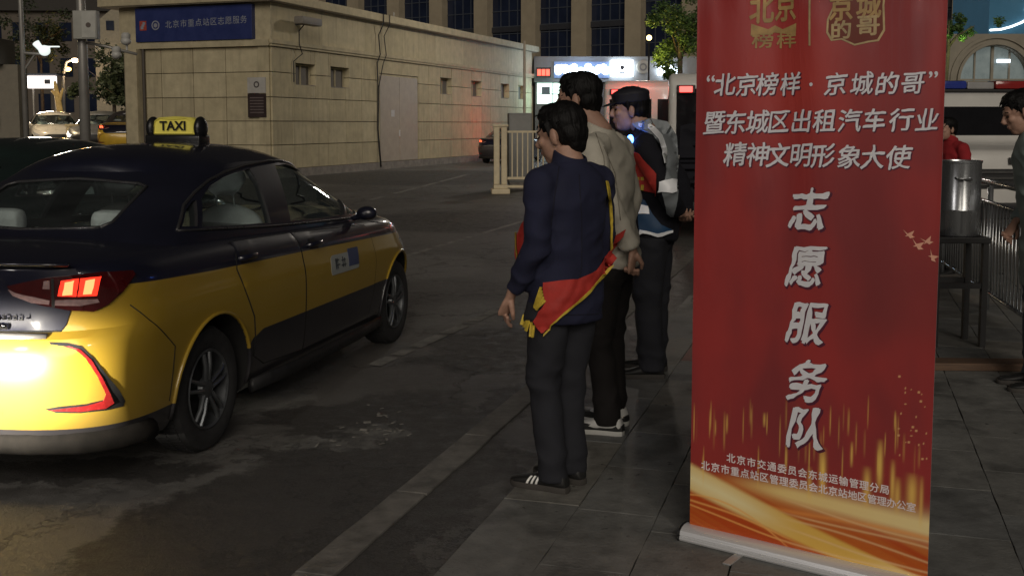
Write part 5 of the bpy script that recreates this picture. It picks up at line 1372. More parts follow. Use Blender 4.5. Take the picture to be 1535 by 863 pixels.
# ------------------------------------------------------------------ hotel facade
m_pil = mat('stone_tan', (.33,.28,.20), .8, var=.12, scale=1.2, bump=.2, bscale=8); m_gl = mat('night_glass', (.014,.020,.042), .12, var=.3, scale=.6); m_mul = mat('mullion', (.055,.065,.085), .5)
HD = Vector((3.5,-2.4,0)).normalized(); HRZ = math.atan2(HD.y, HD.x)
hot = thing('hotel_building', 'tall building with tan pilasters and dark gridded windows behind the square', 'building', Vector((-12.7,90,0)), HRZ)
BAY = 4.245
mb = MB(); mb.box(-16.9, 60, .6, 14, 0, 17); mb.build('wall', mat('hotel_wall', (.08,.07,.06), .85, var=.1), hot)
for n in range(-4, 14):
    x = n*BAY; 
    mb = MB(); mb.box(x-.62, x+.62, -.25, .597, 0, 16.9); mb.build('pilaster', m_pil, hot)
    for fl_ in range(4):
        z0 = 1.0 + fl_*3.9
        mb = MB(); mb.box(x+.63, x+BAY-.63, .45, .594, z0, z0+3.5); wn = mb.build('window', m_gl, hot)
        mb = MB()
        for q in range(1, 4): mb.box(x+.63+q*(BAY-1.26)/4-.03, x+.63+q*(BAY-1.26)/4+.03, .40, .449, z0, z0+3.5)
        for q in range(0, 4): mb.box(x+.632, x+BAY-.632, .395, .44, z0+q*1.12, z0+q*1.12+.06)
        mb.build('window_frame', m_mul, wn)
        mb = MB(); mb.box(x+.63, x+BAY-.63, .30, .592, z0+3.505, z0+3.895); mb.build('spandrel', mat('spandrel_dark', (.03,.032,.04), .5), hot)
# ------------------------------------------------------------------ station entrance with lit signs
m_fas = mat('fascia_grey', (.20,.20,.20), .6, var=.1); m_lit = mat('sign_white_lit', (1,1,1), .4, var=0, emis=(.72,.86,1.0), estr=12); m_litg = mat('shop_light', (1,1,1), .4, var=.0, emis=(.62,.95,.82), estr=1.3)
SY = 58.0
stn = thing('station_entrance', 'low entrance building with a grey fascia across the square', 'building', Vector((0,SY,0)))
def X(px, Y=SY): return (px-CX)/F*Y
def Z(py, Y=SY): return CH + (186.6-py)/F*Y
mb = MB(); mb.bbox(X(800), X(1120), 0, 6, Z(124), Z(86), .03); mb.build('fascia', m_fas, stn)
mb = MB(); mb.box(X(802), X(1120), .3, 5.8, 0, Z(124.3)); mb.build('wall', mat('entrance_wall', (.10,.09,.09), .8), stn)
mb = MB(); mb.box(X(805), X(842), .20, .299, Z(156), Z(125)); gw = mb.build('window', m_litg, stn)
mb = MB(); mb.box(X(828), X(829), .15, .199, Z(156), Z(125)); mb.box(X(806), X(841), .15, .2, Z(142), Z(141)); mb.box(X(812), X(824), .12, .19, Z(141), Z(131)); mb.build('window_frame', m_mul, gw)
sgl = tag(MB().box(X(830), X(912), -.10, -.004, Z(118), Z(94)).build('fascia_sign', mat('sign_back', (.10,.13,.20), .5, emis=(.25,.45,1.0), estr=.35)), 'white glowing row of letters on the grey fascia', 'sign'); sgl.location = (0,SY,0)
rg = random.Random(8)
for i in range(7):
    px = lerp(838, 905, i/6); mb = MB()
    for q in range(4): 
        a, b_ = px + rg.uniform(-3,3), 105 + rg.uniform(-5,5); mb.ell((X(a),-.13,Z(b_)), (.17,.05,.13))
    mb.build('letter', m_lit, sgl)
bx = tag(MB().bbox(X(914), X(947), -.3, -.02, Z(116), Z(92), .04).build('box_sign', m_lit), 'square white lit box sign with a dark figure', 'sign'); bx.location = (0,SY,0)
mb = MB(); mb.lathe([(0,0),(.10,0),(.12,.01),(0,.01)], Matrix.Translation((X(930.5),-.305,Z(103))) @ Matrix.Rotation(R(90),4,'X'), 14); mb.box(X(926),X(935),-.32,-.302,Z(112.5),Z(109.5)); mb.build('figure', m_mul, bx)
ov = tag(MB().lathe([(0,0),(.36,0),(.36,.08),(.30,.1),(0,.1)], Matrix.Translation((X(962),-.02,Z(102))) @ Matrix.Rotation(R(90),4,'X') @ Matrix.Scale(1.0,4,(1,0,0)), 28).build('round_emblem', mat('emblem_plate', (.30,.28,.24), .5)), 'round grey emblem beside the lit box sign', 'emblem'); ov.location = (0,SY,0)
mb = MB(); mb.lathe([(.12,0),(.20,0),(.20,.02),(.12,.02)], Matrix.Translation((X(962),-.121,Z(102))) @ Matrix.Rotation(R(90),4,'X'), 20, close=True); mb.build('ring', mat('emblem_mid', (.12,.11,.11), .5), ov)
fs_ = tag(MB().ring_loft([[(X(984),-.3,Z(114)),(X(1012),-.3,Z(114)),(X(1013),-.3,Z(104)),(X(985),-.3,Z(91))],[(X(984),-.02,Z(114)),(X(1012),-.02,Z(114)),(X(1013),-.02,Z(104)),(X(985),-.02,Z(91))]]).build('slanted_sign', m_lit), 'slanted white lit panel partly behind the tree', 'sign'); fs_.location = (0,SY,0)
rl = tag(MB().box(X(803), X(825), -.55, -.35, Z(118), Z(103)).build('led_sign', mat('led_black', (.01,.01,.01), .4)), 'small red lit board at the corner of the ochre building', 'sign'); rl.location = (0,SY,0)
for i in range(3): mb = MB(); mb.box(X(805+i*6.4), X(810+i*6.4), -.58, -.552, Z(115), Z(106)); mb.build('led_block', mat('led_red', (.8,.05,.05), .4, var=0, emis=(1,.07,.04), estr=4), rl)
lamp('sign_glow', 'AREA', (X(880), SY-.8, Z(105)), 60, (.75,.86,1.0), aim=(X(880), SY-6, Z(110)), shape='RECTANGLE', size=3.2, size_y=.8)
# ------------------------------------------------------------------ vans
m_vw = mat('van_white', (.62,.61,.58), .4, coat=.5, var=.08, scale=2); m_vg = mat('van_glass', (.012,.012,.014), .1); m_beac = mat('beacon_red_lit', (.8,.02,.02), .3, var=0, emis=(1,.06,.05), estr=5)
def van_body(L_, W_, H_, nose):
    """side outline extruded, with rounded edges; local x forward, origin under the rear"""
    out = [(0,.38),(0,H_-.12),(.10,H_),(L_-nose[0],H_),(L_-nose[1],nose[2]),(L_-.05,nose[3]),(L_,nose[3]-.18),(L_,.38)]
    bm = bmesh.new(); a = [bm.verts.new((x,-W_/2,z)) for x, z in out]; b = [bm.verts.new((x,W_/2,z)) for x, z in out]; n = len(out)
    bm.faces.new(a); bm.faces.new(b[::-1])
    for i in range(n): bm.faces.new((a[i], b[i], b[(i+1)%n], a[(i+1)%n]))
    bmesh.ops.recalc_face_normals(bm, faces=bm.faces); bmesh.ops.bevel(bm, geom=bm.edges[:], offset=.07, segments=3, affect='EDGES', profile=.5)
    bm.verts.index_update(); mb = MB(); mb.add([v.co.copy() for v in bm.verts], [tuple(v.index for v in f.verts) for f in bm.faces]); bm.free(); return mb
def van(label, loc, rz, cat='van', L_=5.4, W_=2.0, H_=2.45, back=True, bar=False, nose=(1.25,.75,1.45,1.32)):
    t = thing('van', label, cat, loc, rz)
    o = van_body(L_, W_, H_, nose).build('body', m_vw, t, smooth=40); bv = bvh_of(o)
    rr = lambda p: (Vector((-3,p[0],p[1])), Vector((1,0,0))); fr = lambda p: (Vector((L_+3,p[0],p[1])), Vector((-1,0,0))); sr = lambda p: (Vector((p[0],-4,p[1])), Vector((0,1,0)))
    for s in (-1, 1):
        a, b = sorted((s*.06, s*(W_/2-.16)))
        patch('rear_window', [(a,1.15),(b+.05*(s>0),1.15),(b+.05*(s>0),2.08),(a,2.08)], bv, rr, m_vg, t, step=.2, off=.008, thick=.01)
        patch('tail_lamp', [(s*(W_/2-.13),.85),(s*(W_/2-.05),.85),(s*(W_/2-.05),1.25),(s*(W_/2-.13),1.25)][::s], bv, rr, m_lampred, t, step=.1, off=.02, thick=.03)
        mb = MB(); mb.bbox(-.05,.06,s*(W_/2-.24)-.13,s*(W_/2-.24)+.13,H_-.29,H_-.17,.015); bc = mb.build('beacon_housing', m_blackp, t)
        mb = MB(); mb.bbox(-.075,-.051,s*(W_/2-.24)-.09,s*(W_/2-.24)+.09,H_-.27,H_-.19,.008); mb.build('beacon', m_beac if not bar else m_lampred, bc)
        g = [(1.0,1.4),(L_-2.1,1.4),(L_-2.1,2.0),(1.0,2.0)]; q = patch('side_window', g, bv, sr, m_vg, t, step=.25, off=.008, thick=.01)
        if s > 0: mirror_y(q)
        for ax in (.95, L_-.95):
            mb = MB(); mb.lathe([(0,0),(.22,0),(.34,.02),(.35,.10),(.34,.22),(0,.22)], Matrix.Translation((ax, s*(W_/2-.10) , .35)) @ Matrix.Rotation(R(90)*(-s),4,'X') @ Matrix.Translation((0,0,-.11)), 28); mb.build('wheel', m_rubber, t, smooth=40)
    patch('windscreen', [(-W_/2+.16,nose[2]+.10),(W_/2-.16,nose[2]+.10),(W_/2-.26,H_-.20),(-W_/2+.26,H_-.20)], bv, fr, m_vg, t, step=.2, off=.008, thick=.01)
    patch('grille', [(-.62,.74),(.62,.74),(.66,1.0),(-.66,1.0)], bv, fr, m_blackp, t, step=.2, off=.008, thick=.01)
    for z in (.80,.88,.96): mb = MB(); mb.box(L_+.010,L_+.03,-.6,.6,z-.014,z+.014); mb.build('grille_bar', m_chrome, t)
    for s in (-1, 1): patch('headlamp', [(s*.72,.82),(s*.93,.84),(s*.93,1.02),(s*.70,1.0)][::s], bv, fr, m_headl, t, step=.1, off=.01, thick=.02)
    mb = MB(); mb.box(L_+.005,L_+.03,-.12,.12,1.06,1.15); mb.build('emblem', m_blackp, t)
    mb = MB(); mb.bbox(-.08,.0,-W_/2+.05,W_/2-.05,.34,.52,.03); mb.build('bumper', m_blackp, t)
    mb = MB(); mb.bbox(L_,L_+.10,-W_/2+.05,W_/2-.05,.34,.56,.03); mb.build('bumper', m_blackp, t)
    if bar:
        base = MB().bbox(L_-nose[0]-.42,L_-nose[0]-.12,-.72,.72,H_+.01,H_+.05,.01).build('light_bar', m_blackp, t)
        for s, m_ in ((1, mat('bar_red', (.28,.02,.02), .2, coat=1)), (-1, mat('bar_blue', (.03,.05,.28), .2, coat=1))):
            mb = MB(); a, b = sorted((s*.20, s*.72)); mb.bbox(L_-nose[0]-.44,L_-nose[0]-.10,a,b,H_+.052,H_+.17,.04); mb.build('bar_lens', m_, base, smooth=40)
        mb = MB(); mb.bbox(L_-nose[0]-.42,L_-nose[0]-.12,-.19,.19,H_+.052,H_+.15,.02); mb.build('speaker_grille', mat('bar_grey', (.3,.3,.3), .4), base)
    return t
p_ = at(968, 200, 22); van('ambulance with two lit red beacons on its rear edge, behind the standing men', Vector((X(905,22)+1.0, 22, .08)), R(84), 'ambulance')
v2 = van('white van with dark rear windows right beside the banner', Vector((X(1002,15.5)+1.0, 15.5, .08)), R(82), H_=2.30)
v3_ = van('police van facing the camera with a red and blue light bar', Vector((X(1480,14.2)+.3, 19.4, .08)), R(-88), 'police van', H_=2.02, bar=True, nose=(1.0,.62,1.33,1.24), L_=5.0)
# ------------------------------------------------------------------ fence, cabinet, poles
m_cr = mat('fence_cream', (.60,.51,.34), .5, var=.15, scale=5); 
fen = thing('barrier_fence', 'cream metal barrier fence with a thick end post', 'fence', Vector((X(750,26.5), 26.5, 0)), R(4))
mb = MB(); mb.bbox(-.22,.22,-.22,.22,0,.12,.02); mb.bbox(-.17,.17,-.17,.17,.12,.22,.02); mb.build('post_base', m_cr, fen)
for x in (-.09,.09): mb = MB(); mb.bbox(x-.07,x+.07,-.07,.07,.221,1.60,.02); mb.build('post', m_cr, fen)
mb = MB(); mb.bbox(-.19,.19,-.10,.10,1.602,1.66,.02); mb.build('post_cap', m_cr, fen)
for z, h_ in ((1.46,.05),(.34,.06),(.14,.06)):
    mb = MB(); mb.box(.17,3.4,-.025,.025,z,z+h_); mb.build('rail', m_cr, fen)
for i in range(25): mb = MB(); mb.box(.27+i*.125,.30+i*.125,-.015,.015,.402,1.458); mb.build('bar', m_cr, fen)
mb = MB(); mb.bbox(3.4,3.54,-.07,.07,0,1.6,.02); mb.build('post', m_cr, fen)
mb = MB(); mb.bbox(-.30,.30,-.25,.25,.18,1.95,.02); cab = mb.build('box', mat('cabinet_grey', (.20,.20,.19), .6, var=.1), None)
cb = thing('utility_cabinet', 'grey utility cabinet behind the cream fence', 'cabinet', Vector((X(779,28.5),28.5,0)), R(5)); cab.parent = cb; cab.name = 'housing'
mb = MB(); mb.bbox(-.27,.27,-.262,-.251,.25,1.88,.004); mb.build('door', mat('cabinet_door', (.22,.22,.21), .55), cb); mb = MB(); mb.box(-.28,.28,-.23,.23,0,.179); mb.build('base', m_plinth, cb)
o = tag(MB().tube([(0,0,0),(0,0,3.9)], [.05,.035], 10).build('thin_pole', mat('pole_pale', (.42,.36,.30), .5)), 'thin pale pole behind the grey cabinet', 'pole'); o.location = (X(786,30), 30, 0)
m_pole = mat('galvanised_pole', (.30,.29,.27), .45, metal=.4, var=.12, scale=3)
PYY = 20.0
pl = thing('camera_pole', 'thick grey pole carrying a control box and two surveillance cameras', 'pole', Vector((X(130,PYY),PYY,0)))
mb = MB(); mb.tube([(0,0,0),(0,0,3),(-.02,0,6.5)], [.10,.085,.07], 20); mb.build('post', m_pole, pl, smooth=True)
mb = MB(); mb.bbox(-.06,.36,-.26,-.08,Z(62,PYY),Z(21,PYY),.012); bxx = mb.build('control_box', mat('box_grey', (.34,.34,.31), .55, var=.08), pl, smooth=40)
mb = MB(); mb.bbox(.10,.345,-.272,-.261,Z(60,PYY),Z(23,PYY),.004); bd = mb.build('box_door', mat('box_door_grey', (.40,.40,.37), .55), bxx)
mb = MB(); mb.lathe([(.0,0),(.045,0),(.045,.006),(0,.006)], Matrix.Translation((.22,-.273,Z(42,PYY))) @ Matrix.Rotation(R(90),4,'X'), 14); mb.build('emblem', mat('emblem_brown', (.08,.06,.05), .5), bd)
mb = MB(); mb.tube([(.05,0,Z(66,PYY)),(.40,0,Z(71,PYY)),(.98,0,Z(83,PYY))], .025, 8); arm = mb.build('arm', m_pole, pl, smooth=True)
for x, py in ((.80,64),(.62,84)):
    mb = MB(); mb.ell((x,-.04,Z(py,PYY)), (.09,.09,.075)); mb.lathe([(.05,0),(.08,-.03),(.08,-.10),(.05,-.14)], Matrix.Translation((x,-.04,Z(py,PYY)+.15)), 16); mb.tube([(x,0,Z(77,PYY)),(x,-.02,Z(py,PYY))], .02); cmx = mb.build('camera', mat('camera_white', (.45,.45,.43), .4), pl, smooth=40); cmx['kind'] = 'stuff' if False else 'part'; del cmx['kind']
pm = thing('camera_mast', 'slim mast with a side arm and brightly lit white camera head', 'pole', Vector((X(42,23),23,0)))
mb = MB(); mb.tube([(0,0,0),(-.02,0,4),(-.05,0,7)], [.06,.05,.04], 14); mb.build('post', m_pole, pm, smooth=True)
mb = MB(); mb.tube([(0,0,Z(81,23)),(.50,0,Z(84,23))], .03, 8); mb.build('arm', m_pole, pm); mb = MB(); mb.tube([(.02,0,Z(105,23)),(.22,0,Z(84,23))], .02, 8); mb.build('brace', m_pole, pm)
m_cw = mat('camera_glare', (.8,.82,.8), .4, var=.1, emis=(.85,.95,.92), estr=.9)  # glare on the camera head, put in as emission
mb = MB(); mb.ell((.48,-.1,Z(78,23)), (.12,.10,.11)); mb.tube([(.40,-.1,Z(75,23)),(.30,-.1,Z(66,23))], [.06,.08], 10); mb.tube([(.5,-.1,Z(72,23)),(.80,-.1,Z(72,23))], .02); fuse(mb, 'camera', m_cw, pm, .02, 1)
# street lamps on the left
for (px, py, hx, colr, lab, gY) in ((118,92,100,(1,.72,.42),'lit street lamp with a white-orange head, the upper of the pair',60), (107,105,99,(1,.55,.12),'lit street lamp with an orange head, the lower of the pair',64)):
    sl_ = thing('street_lamp', lab, 'street lamp', Vector((X(hx,gY),gY,.62)), 0, 'street lamps at the far left')
    top = Z(py,gY)-.62; dx = X(px,gY)-X(hx,gY)
    mb = MB(); mb.tube([(0,0,0),(0,0,top*.8),(dx*.3,0,top*.98),(dx*.9,0,top+.05)], .07, 10); mb.build('post', m_pole, sl_, smooth=True)
    mb = MB(); mb.ell((dx,0,top), (.20,.16,.12)); mb.build('lamp_head', mat('lamp_lit_%d' % gY, (1,1,1), .4, var=0, emis=colr, estr=9), sl_, smooth=True)
    lamp('street_lamp_light', 'POINT', (X(px,gY), gY-.4, Z(py,gY)-.3), 120, colr, shadow_soft_size=.2)
# shelter with a white lit panel
sh = thing('lit_shelter', 'bus shelter with a bright white lit panel', 'shelter', Vector((X(68,50),50,.62)))
mb = MB(); mb.bbox(X(47,50)-X(68,50), X(89,50)-X(68,50), -.1, .1, Z(133,50)-.62, Z(115,50)-.62, .02); lp = mb.build('lit_panel', mat('panel_lit_warm', (1,1,1), .4, var=0, emis=(1,.90,.86), estr=2.5), sh)
mb = MB(); mb.box(.15,.42,-.12,-.101,Z(127,50)-.62,Z(120,50)-.62); mb.build('panel_mark', m_mul, lp)
for x in (-.5,.5): mb = MB(); mb.tube([(x,.2,0),(x,.2,Z(133,50)-.62)], .05); mb.build('post', m_pole, sh)
mb = MB(); mb.box(-.75,.75,-.2,1.2,Z(113,50)-.62,Z(111,50)-.62); mb.build('roof', m_mul, sh)
lamp('shelter_glow', 'AREA', (X(68,50), 49.6, Z(124,50)), 320, (1,.80,.62), aim=(X(68,50)+.6, 42, 1), shape='RECTANGLE', size=1.2, size_y=.5)
lamp('car_fill', 'POINT', (X(60,43), 39.5, 4.6), 420, (1,.74,.42), shadow_soft_size=.2)  # unseen warm light added to brighten the white car
# left booth and far buildings
bo = thing('guard_booth', 'plain grey brown booth at the left edge', 'booth', Vector((X(12,30),30,.62)), R(4))
mb = MB(); mb.box(-1.5,.36,0,.7,0,Z(98,30)-.62); mb.build('wall', mat('booth_wall', (.20,.18,.14), .8, var=.12), bo)
mb = MB(); mb.box(-1.6,-.02,-.3,.9,Z(97.5,30)-.62,Z(60,30)-.62); mb.build('upper_wall', mat('booth_grey', (.15,.15,.14), .8), bo)
mb = MB(); mb.box(-1.0,-.16,-.05,-.004,1.0,1.9); mb.build('window', m_vg, bo)
mb = MB(); mb.bbox(-1.7,-.22,-.36,-.305,Z(205,30)-.3,Z(165,30)-.62,.02); mb.build('red_board', mat('board_red', (.32,.02,.02), .5), bo)
far = thing('far_building', 'dim brown building with rows of dark windows behind the left street lamps', 'building', Vector((X(90,85),85,0)), R(3))
mb = MB(); mb.box(-9,7.2,0,8,0,Z(20,85)); mb.build('wall', mat('far_wall', (.13,.11,.09), .85, var=.2, scale=.4), far)
for i in range(9):
    for j in range(3):
        x = -8.4+i*1.75; z = 2.6+j*2.7
        mb = MB(); mb.box(x,x+.9,-.06,-.005,z,z+1.4); wn = mb.build('window', m_gl, far)
mb = MB(); mb.ring_loft([[(-9.4,-.5,Z(20,85)),(7.6,-.5,Z(20,85)),(7.6,8.5,Z(20,85)),(-9.4,8.5,Z(20,85))],[(-8,3,Z(-30,85)),(6.4,3,Z(-30,85)),(6.4,5,Z(-30,85)),(-8,5,Z(-30,85))]]); mb.build('roof', mat('roof_dark', (.06,.055,.05), .8), far)
gb_ = thing('gabled_house', 'pale gabled house between the grey pole and the ochre building', 'house', Vector((X(180,62),62,0)), R(8))
mb = MB(); a = X(150,62)-X(180,62); b = X(225,62)-X(180,62); mb.ring_loft([[(a,y,0),(b,y,0),(b,y,Z(-20,62)),(a+1.6,y,Z(2,62)),(a,y,Z(38,62))] for y in (0,5)]); mb.build('wall', mat('house_wall', (.26,.24,.19), .85, var=.15), gb_)
for x, py in ((.35,32),(-.5,34)): mb = MB(); mb.box(x,x+.42,-.05,-.004,Z(py+14,62),Z(py,62)); mb.build('window', m_gl, gb_)
# arched building on the right
AYY = 40.0
ab = thing('arched_building', 'beige building with a large arched window above the police van', 'building', Vector((X(1486,AYY),AYY,0)))
m_be = mat('beige_stone', (.30,.27,.22), .8, var=.15, scale=2, bump=.2); zc = Z(122,AYY); ra = 52/F*AYY
mb = MB(); n = 24
arc = [(math.cos(PI*i/n), math.sin(PI*i/n)) for i in range(n+1)]
W2 = 3.4; top = Z(53,AYY)
outer = []
for c, s in arc:
    k_ = min(W2/abs(c) if abs(c) > 1e-6 else 1e9, (top-zc)/s if s > 1e-6 else 1e9); outer.append((c*k_, s*k_))
f_in = [(c*ra, -0.0, zc+s*ra) for c, s in arc]; f_out = [(x, 0, zc+z) for x, z in outer]
mb.add(f_in + f_out + [(x, 1.0, z) for x, _, z in f_in] + [(x,1.0,z) for x,_,z in f_out], [(i,i+1,n+1+i+1,n+1+i) for i in range(n)] + [(i+1,i,2*(n+1)+i,2*(n+1)+i+1) for i in range(n)] + [(n+1+i, n+1+i+1, 3*(n+1)+i+1, 3*(n+1)+i) for i in range(n)])
mb.build('wall', m_be, ab)
for k_, (r0_, r1_, yy) in enumerate([(ra*1.02, ra*1.10, -.10), (ra*1.20, ra*1.30, -.07)]):
    mb = MB(); mb.ring_loft([[(c*r0_, 0.002, zc+s*r0_),(c*r0_, yy, zc+s*r0_),(c*r1_, yy, zc+s*r1_),(c*r1_, 0.002, zc+s*r1_)] for c, s in arc]); mb.build('arch_moulding', m_be, ab)
mb = MB(); mb.box(-W2,-ra*1.02,0,.9,0,zc-.01); mb.build('pier', m_be, ab); mb = MB(); mb.box(ra*1.02,W2,0,.9,0,zc-.01); mb.build('pier', m_be, ab); mb = MB(); mb.box(-ra*1.3,ra*1.3,-.08,.5,zc-.25,zc-.012); mb.build('window_sill', m_be, ab)
m_pane = mat('pane_lit', (.12,.14,.14), .3, var=.6, scale=2.2, emis=(.42,.50,.48), estr=.22)
for i, (x0, x1) in enumerate([(-1.0,-.52),(-.48,-.03),(.03,.48),(.52,1.0)]):
    pts = [(x0*ra,zc)] + [(x1*ra, zc)] + [(x*ra, zc+math.sqrt(max(0,1-(x*.985)**2))*ra*.985) for x in [lerp(x1,x0,q/6) for q in range(7)]]
    mb = MB(); mb.ring_loft([[(x,.35,z) for x, z in pts],[(x,.38,z) for x, z in pts]]); mb.build('pane', m_pane, ab)
mb = MB(); 
for x in (-.5,.5): mb.box(x*ra-.03,x*ra+.03,.28,.345,zc,zc+ra*.86)
mb.box(-.05,.05,.26,.345,zc,zc+ra*.99); mb.box(-ra*.98,ra*.98,.29,.34,zc+.02,zc+.08); mb.build('window_frame', m_be, ab)
mb = MB(); mb.bbox(.12*ra,.50*ra,.20,.27,zc+.52*ra,zc+.62*ra,.01); mb.build('ceiling_light', mat('tube_lit', (1,1,1), .4, var=0, emis=(.75,.88,1), estr=2.2), ab)
# blue glass hall with a curved light, upper right
bl = thing('glass_hall', 'blue glass wall with a curved white light at the upper right', 'building', Vector((X(1515,48),48,0)))
mb = MB(); mb.box(X(1474,48)-X(1515,48), 6, 0, 4, Z(54,48), Z(-60,48)); mb.build('glass_wall', mat('blue_glass', (.05,.13,.20), .2, var=.15, scale=.5, emis=(.03,.10,.16), estr=.30), bl)
mb = MB(); mb.tube([(X(x,48)-X(1515,48), -.15, Z(y,48)) for x, y in ((1474,48),(1490,47),(1505,43),(1520,37),(1532,30))], .045, 8); mb.build('curved_light', mat('curve_lit', (1,1,1), .4, var=0, emis=(.8,.95,1), estr=3), bl, smooth=True)
mb = MB(); mb.ell((X(1532,48)-X(1515,48),-.12,Z(17,48)),(.16,.1,.1)); mb.build('lamp', MATS['curve_lit'], bl, smooth=True)
# ------------------------------------------------------------------ trees
def leaf_mat(name, col):
    m = mat(name, col, .6, var=.45, scale=4); b = m.node_tree.nodes['Principled BSDF']; b.inputs['Subsurface Weight'].default_value = 0; return m
def tree(label, base, crown_c, cr, n, leaf, seed, size=.10, trunk=.12):
    t = thing('tree', label, 'tree', base); rn = random.Random(seed); c = Vector(crown_c)-Vector(base)
    mb = MB(); top = c - Vector((0,0,cr[2]*.3))
    mb.tube([(0,0,0),(top.x*.3,top.y*.3,top.z*.5),tuple(top)], [trunk,trunk*.8,trunk*.5], 10)
    for i in range(7):
        a = rn.uniform(0,2*PI); e = rn.uniform(.1,1.2); d = Vector((math.cos(a)*math.cos(e)*cr[0], math.sin(a)*math.cos(e)*cr[1], math.sin(e)*cr[2]))
        st = top.lerp(Vector((0,0,top.z*.6)), rn.uniform(0,.5)); mb.tube([st, st.lerp(c+d*.6,.5)+Vector((0,0,.05)), c+d*.85], [trunk*.35,trunk*.22,.01], 6)
    mb.build('trunk', mat('bark', (.08,.06,.045), .9, var=.3, bump=.5), t, smooth=True)
    clumps = [(c + Vector((rn.gauss(0,.45)*cr[0], rn.gauss(0,.45)*cr[1], rn.gauss(0,.45)*cr[2])), rn.uniform(.18,.38)*min(cr)) for _ in range(26)]
    vs = []; fs = []
    for i in range(n):
        cc, r = rn.choice(clumps); d = Vector((rn.gauss(0,1), rn.gauss(0,1), rn.gauss(0,1))).normalized()*r*rn.uniform(.3,1.15); p = cc + d
        u = Vector((rn.gauss(0,1), rn.gauss(0,1), rn.gauss(0,.6))).normalized(); v = u.cross(Vector((rn.gauss(0,1), rn.gauss(0,1), rn.gauss(0,1)))).normalized(); s = size*rn.uniform(.6,1.3)
        k_ = len(vs); vs += [p-u*s, p-v*s*.4, p+u*s, p+v*s*.4]; fs.append((k_,k_+1,k_+2,k_+3))
    mb = MB(); mb.add(vs, fs); o = mb.build('crown', leaf, t); return t
m_leaf = leaf_mat('leaves_green', (.07,.13,.035)); m_leafd = leaf_mat('leaves_dark', (.035,.05,.022))
TC = at(1006, 52, 30); tree('green tree lit yellow from below beside the banner', (TC.x+.3, 30.3, 0), (TC.x+.25, 30, TC.z+.05), (1.10,.9,1.0), 11000, m_leaf, 3, .050)
lamp('tree_uplight', 'POINT', at(974, 72, 29.5), 34, (1.0,.78,.18), shadow_soft_size=.08)
g_ = at(973, 57, 29.2); gl = thing('globe_lamp', 'small glowing yellow globe lamp in front of the tree', 'lamp', (g_.x, 29.2, 0))
mb = MB(); mb.ell((0,0,g_.z), (.07,.07,.07)); mb.build('globe', mat('globe_lit', (1,.8,.3), .4, var=0, emis=(1,.75,.25), estr=7), gl, smooth=True); mb = MB(); mb.tube([(0,0,0),(0,0,g_.z-.07)], .025); mb.build('post', m_blackp, gl)
TC = at(1440, 46, 34); tree('bright green tree tips showing right of the banner top', (TC.x-.5, 34, 0), (TC.x-.35, 34, TC.z+.05), (.95,.7,.42), 2600, m_leaf, 9, .06)
lamp('tree_uplight', 'POINT', at(1446, 66, 33.2), 22, (.75,1.0,.35), shadow_soft_size=.08)
for i, (px, py, Y, r_, lab) in enumerate([(170,120,46,1.5,'dark tree filling the gap left of the ochre building'), (196,140,44,1.1,'lower dark tree touching the ochre building'), (60,55,66,2.0,'dim tree in front of the far brown building')]):
    c_ = at(px, py, Y); tree(lab, (c_.x, Y, .3), (c_.x, Y, c_.z), (r_, r_, r_*.95), 2600, m_leafd, 20+i, .12)
# bare trunk, its warm yellow glow put into the bark, and a cream box
lt = thing('bare_tree', 'bare trunk with a warm yellow glow put into its bark', 'tree', Vector((X(92,48),48,.62)))
mb = MB(); mb.tube([(.15,0,0),(.10,0,1.2),(-.05,0,2.2),(-.15,0,2.9)], [.16,.13,.12,.06], 10); mb.tube([(-.0,0,2.0),(.2,0,2.6)], [.08,.04]); mb.tube([(-.05,0,2.2),(-.3,0,2.5)],[.07,.04]); mb.build('trunk', mat('bark_glow', (.35,.25,.12), .8, var=.7, scale=5, emis=(.55,.34,.08), estr=.25), lt, smooth=True)
yb = thing('waste_bin', 'cream box standing between the white car and the grey pole', 'bin', Vector((X(113,40),40,.62)))
mb = MB(); mb.bbox(-.22,.22,-.2,.2,0,.95,.05); mb.build('body', mat('bin_cream', (.62,.48,.26), .5, var=.15), yb); mb = MB(); mb.bbox(-.25,.25,-.23,.23,.952,1.05,.03); mb.build('lid', mat('bin_cream2', (.5,.40,.22), .5), yb)
# ------------------------------------------------------------------ right side: bin on a stand, steel barrier, timber step
m_ss = mat('stainless', (.52,.54,.56), .25, metal=.9, var=.18, scale=1.5, stretch=(6,6,.6)); m_fr2 = mat('stand_black', (.015,.015,.016), .5)
bY = 7.9; bs = thing('steel_drum', 'stainless steel drum standing on a black stand', 'drum', Vector((X(1438,bY), bY, .08)))
zt0, zt1 = Z(352,bY)-.08, Z(240,bY)-.08
mb = MB(); mb.lathe([(0,zt0),(.145,zt0),(.15,zt0+.01),(.15,zt0+.18),(.152,zt0+.185),(.15,zt0+.19),(.15,zt1-.02),(.155,zt1-.015),(.155,zt1),(.148,zt1),(.14,zt1-.03),(0,zt1-.03)], None, 40); dr = mb.build('drum_body', m_ss, bs, smooth=35)
mb = MB(); mb.tube([(-.08,-.135,zt1-.12),(-.08,-.17,zt1-.13),(.02,-.175,zt1-.13),(.02,-.145,zt1-.12)], .008); mb.build('handle', m_chrome, dr)
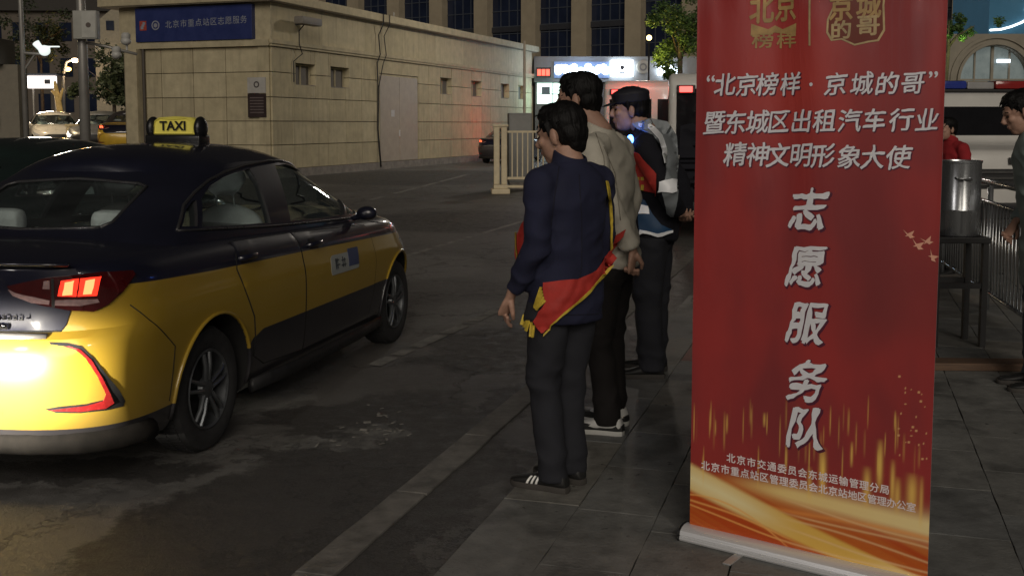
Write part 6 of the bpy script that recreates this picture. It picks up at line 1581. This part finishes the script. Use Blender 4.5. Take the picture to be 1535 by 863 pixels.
st_ = thing('stand', 'black four-legged stand under the steel drum', 'stand', Vector((X(1432,bY), bY, .08)))
mb = MB(); mb.bbox(-.20,.20,-.18,.18,zt0-.045,zt0-.003,.005); mb.build('top', m_fr2, st_)
for x in (-.17,.17):
    for y in (-.15,.15): mb = MB(); mb.box(x-.02,x+.02,y-.02,y+.02,0,zt0-.046); mb.build('leg', m_fr2, st_)
for y in (-.15,.15): mb = MB(); mb.box(-.149,.149,y-.012,y+.012,.42,.46); mb.build('stretcher', m_fr2, st_)
A_ = Vector((4.45,11.4,.08)); B_ = Vector((3.62,7.3,.08)); dv = (B_-A_); LN = dv.length
sb_ = thing('steel_barrier', 'stainless steel crowd barrier running towards the right edge', 'barrier', A_, math.atan2(dv.y, dv.x))
for z, r_ in ((1.10,.028),(.93,.018),(.18,.018)):
    mb = MB(); mb.tube([(0,0,z),(LN,0,z)], r_, 12); mb.build('rail', m_ss, sb_, smooth=True)
for i in range(int(LN/.11)): mb = MB(); mb.tube([(.08+i*.11,0,.19),(.08+i*.11,0,.92)], .008, 6); mb.build('bar', m_ss, sb_, smooth=True)
for x in (0, LN/2, LN): mb = MB(); mb.tube([(x,.035,0),(x,.035,1.09)], .024, 12); mb.build('post', m_ss, sb_, smooth=True)
stp = tag(MB().bbox(-.9,.9,-.09,.09,0,.05,.008).build('timber_board', mat('timber_brown', (.11,.065,.04), .75, var=.35, scale=6, stretch=(1,12,12))), 'brown timber board lying on the ground right of the banner', 'board'); stp.location = Vector((X(1500,7.05),7.05,.081)); stp.rotation_euler = (0,0,R(-3))
# red tail light spilling on the wall
lamp('tail_spill', 'POINT', at(766, 186, 49.5), 38, (1,.06,.03), shadow_soft_size=.12)
lamp('beacon_spill', 'POINT', at(945, 128, 21.6), 12, (1,.10,.06), shadow_soft_size=.1)

lamp('sign_halo', 'POINT', (X(872), SY-1.3, Z(101)), 90, (.45,.65,1.0), shadow_soft_size=.4)
lamp('shop_glow', 'POINT', (X(815), SY-1.5, Z(150)), 40, (.6,1.0,.85), shadow_soft_size=.4)
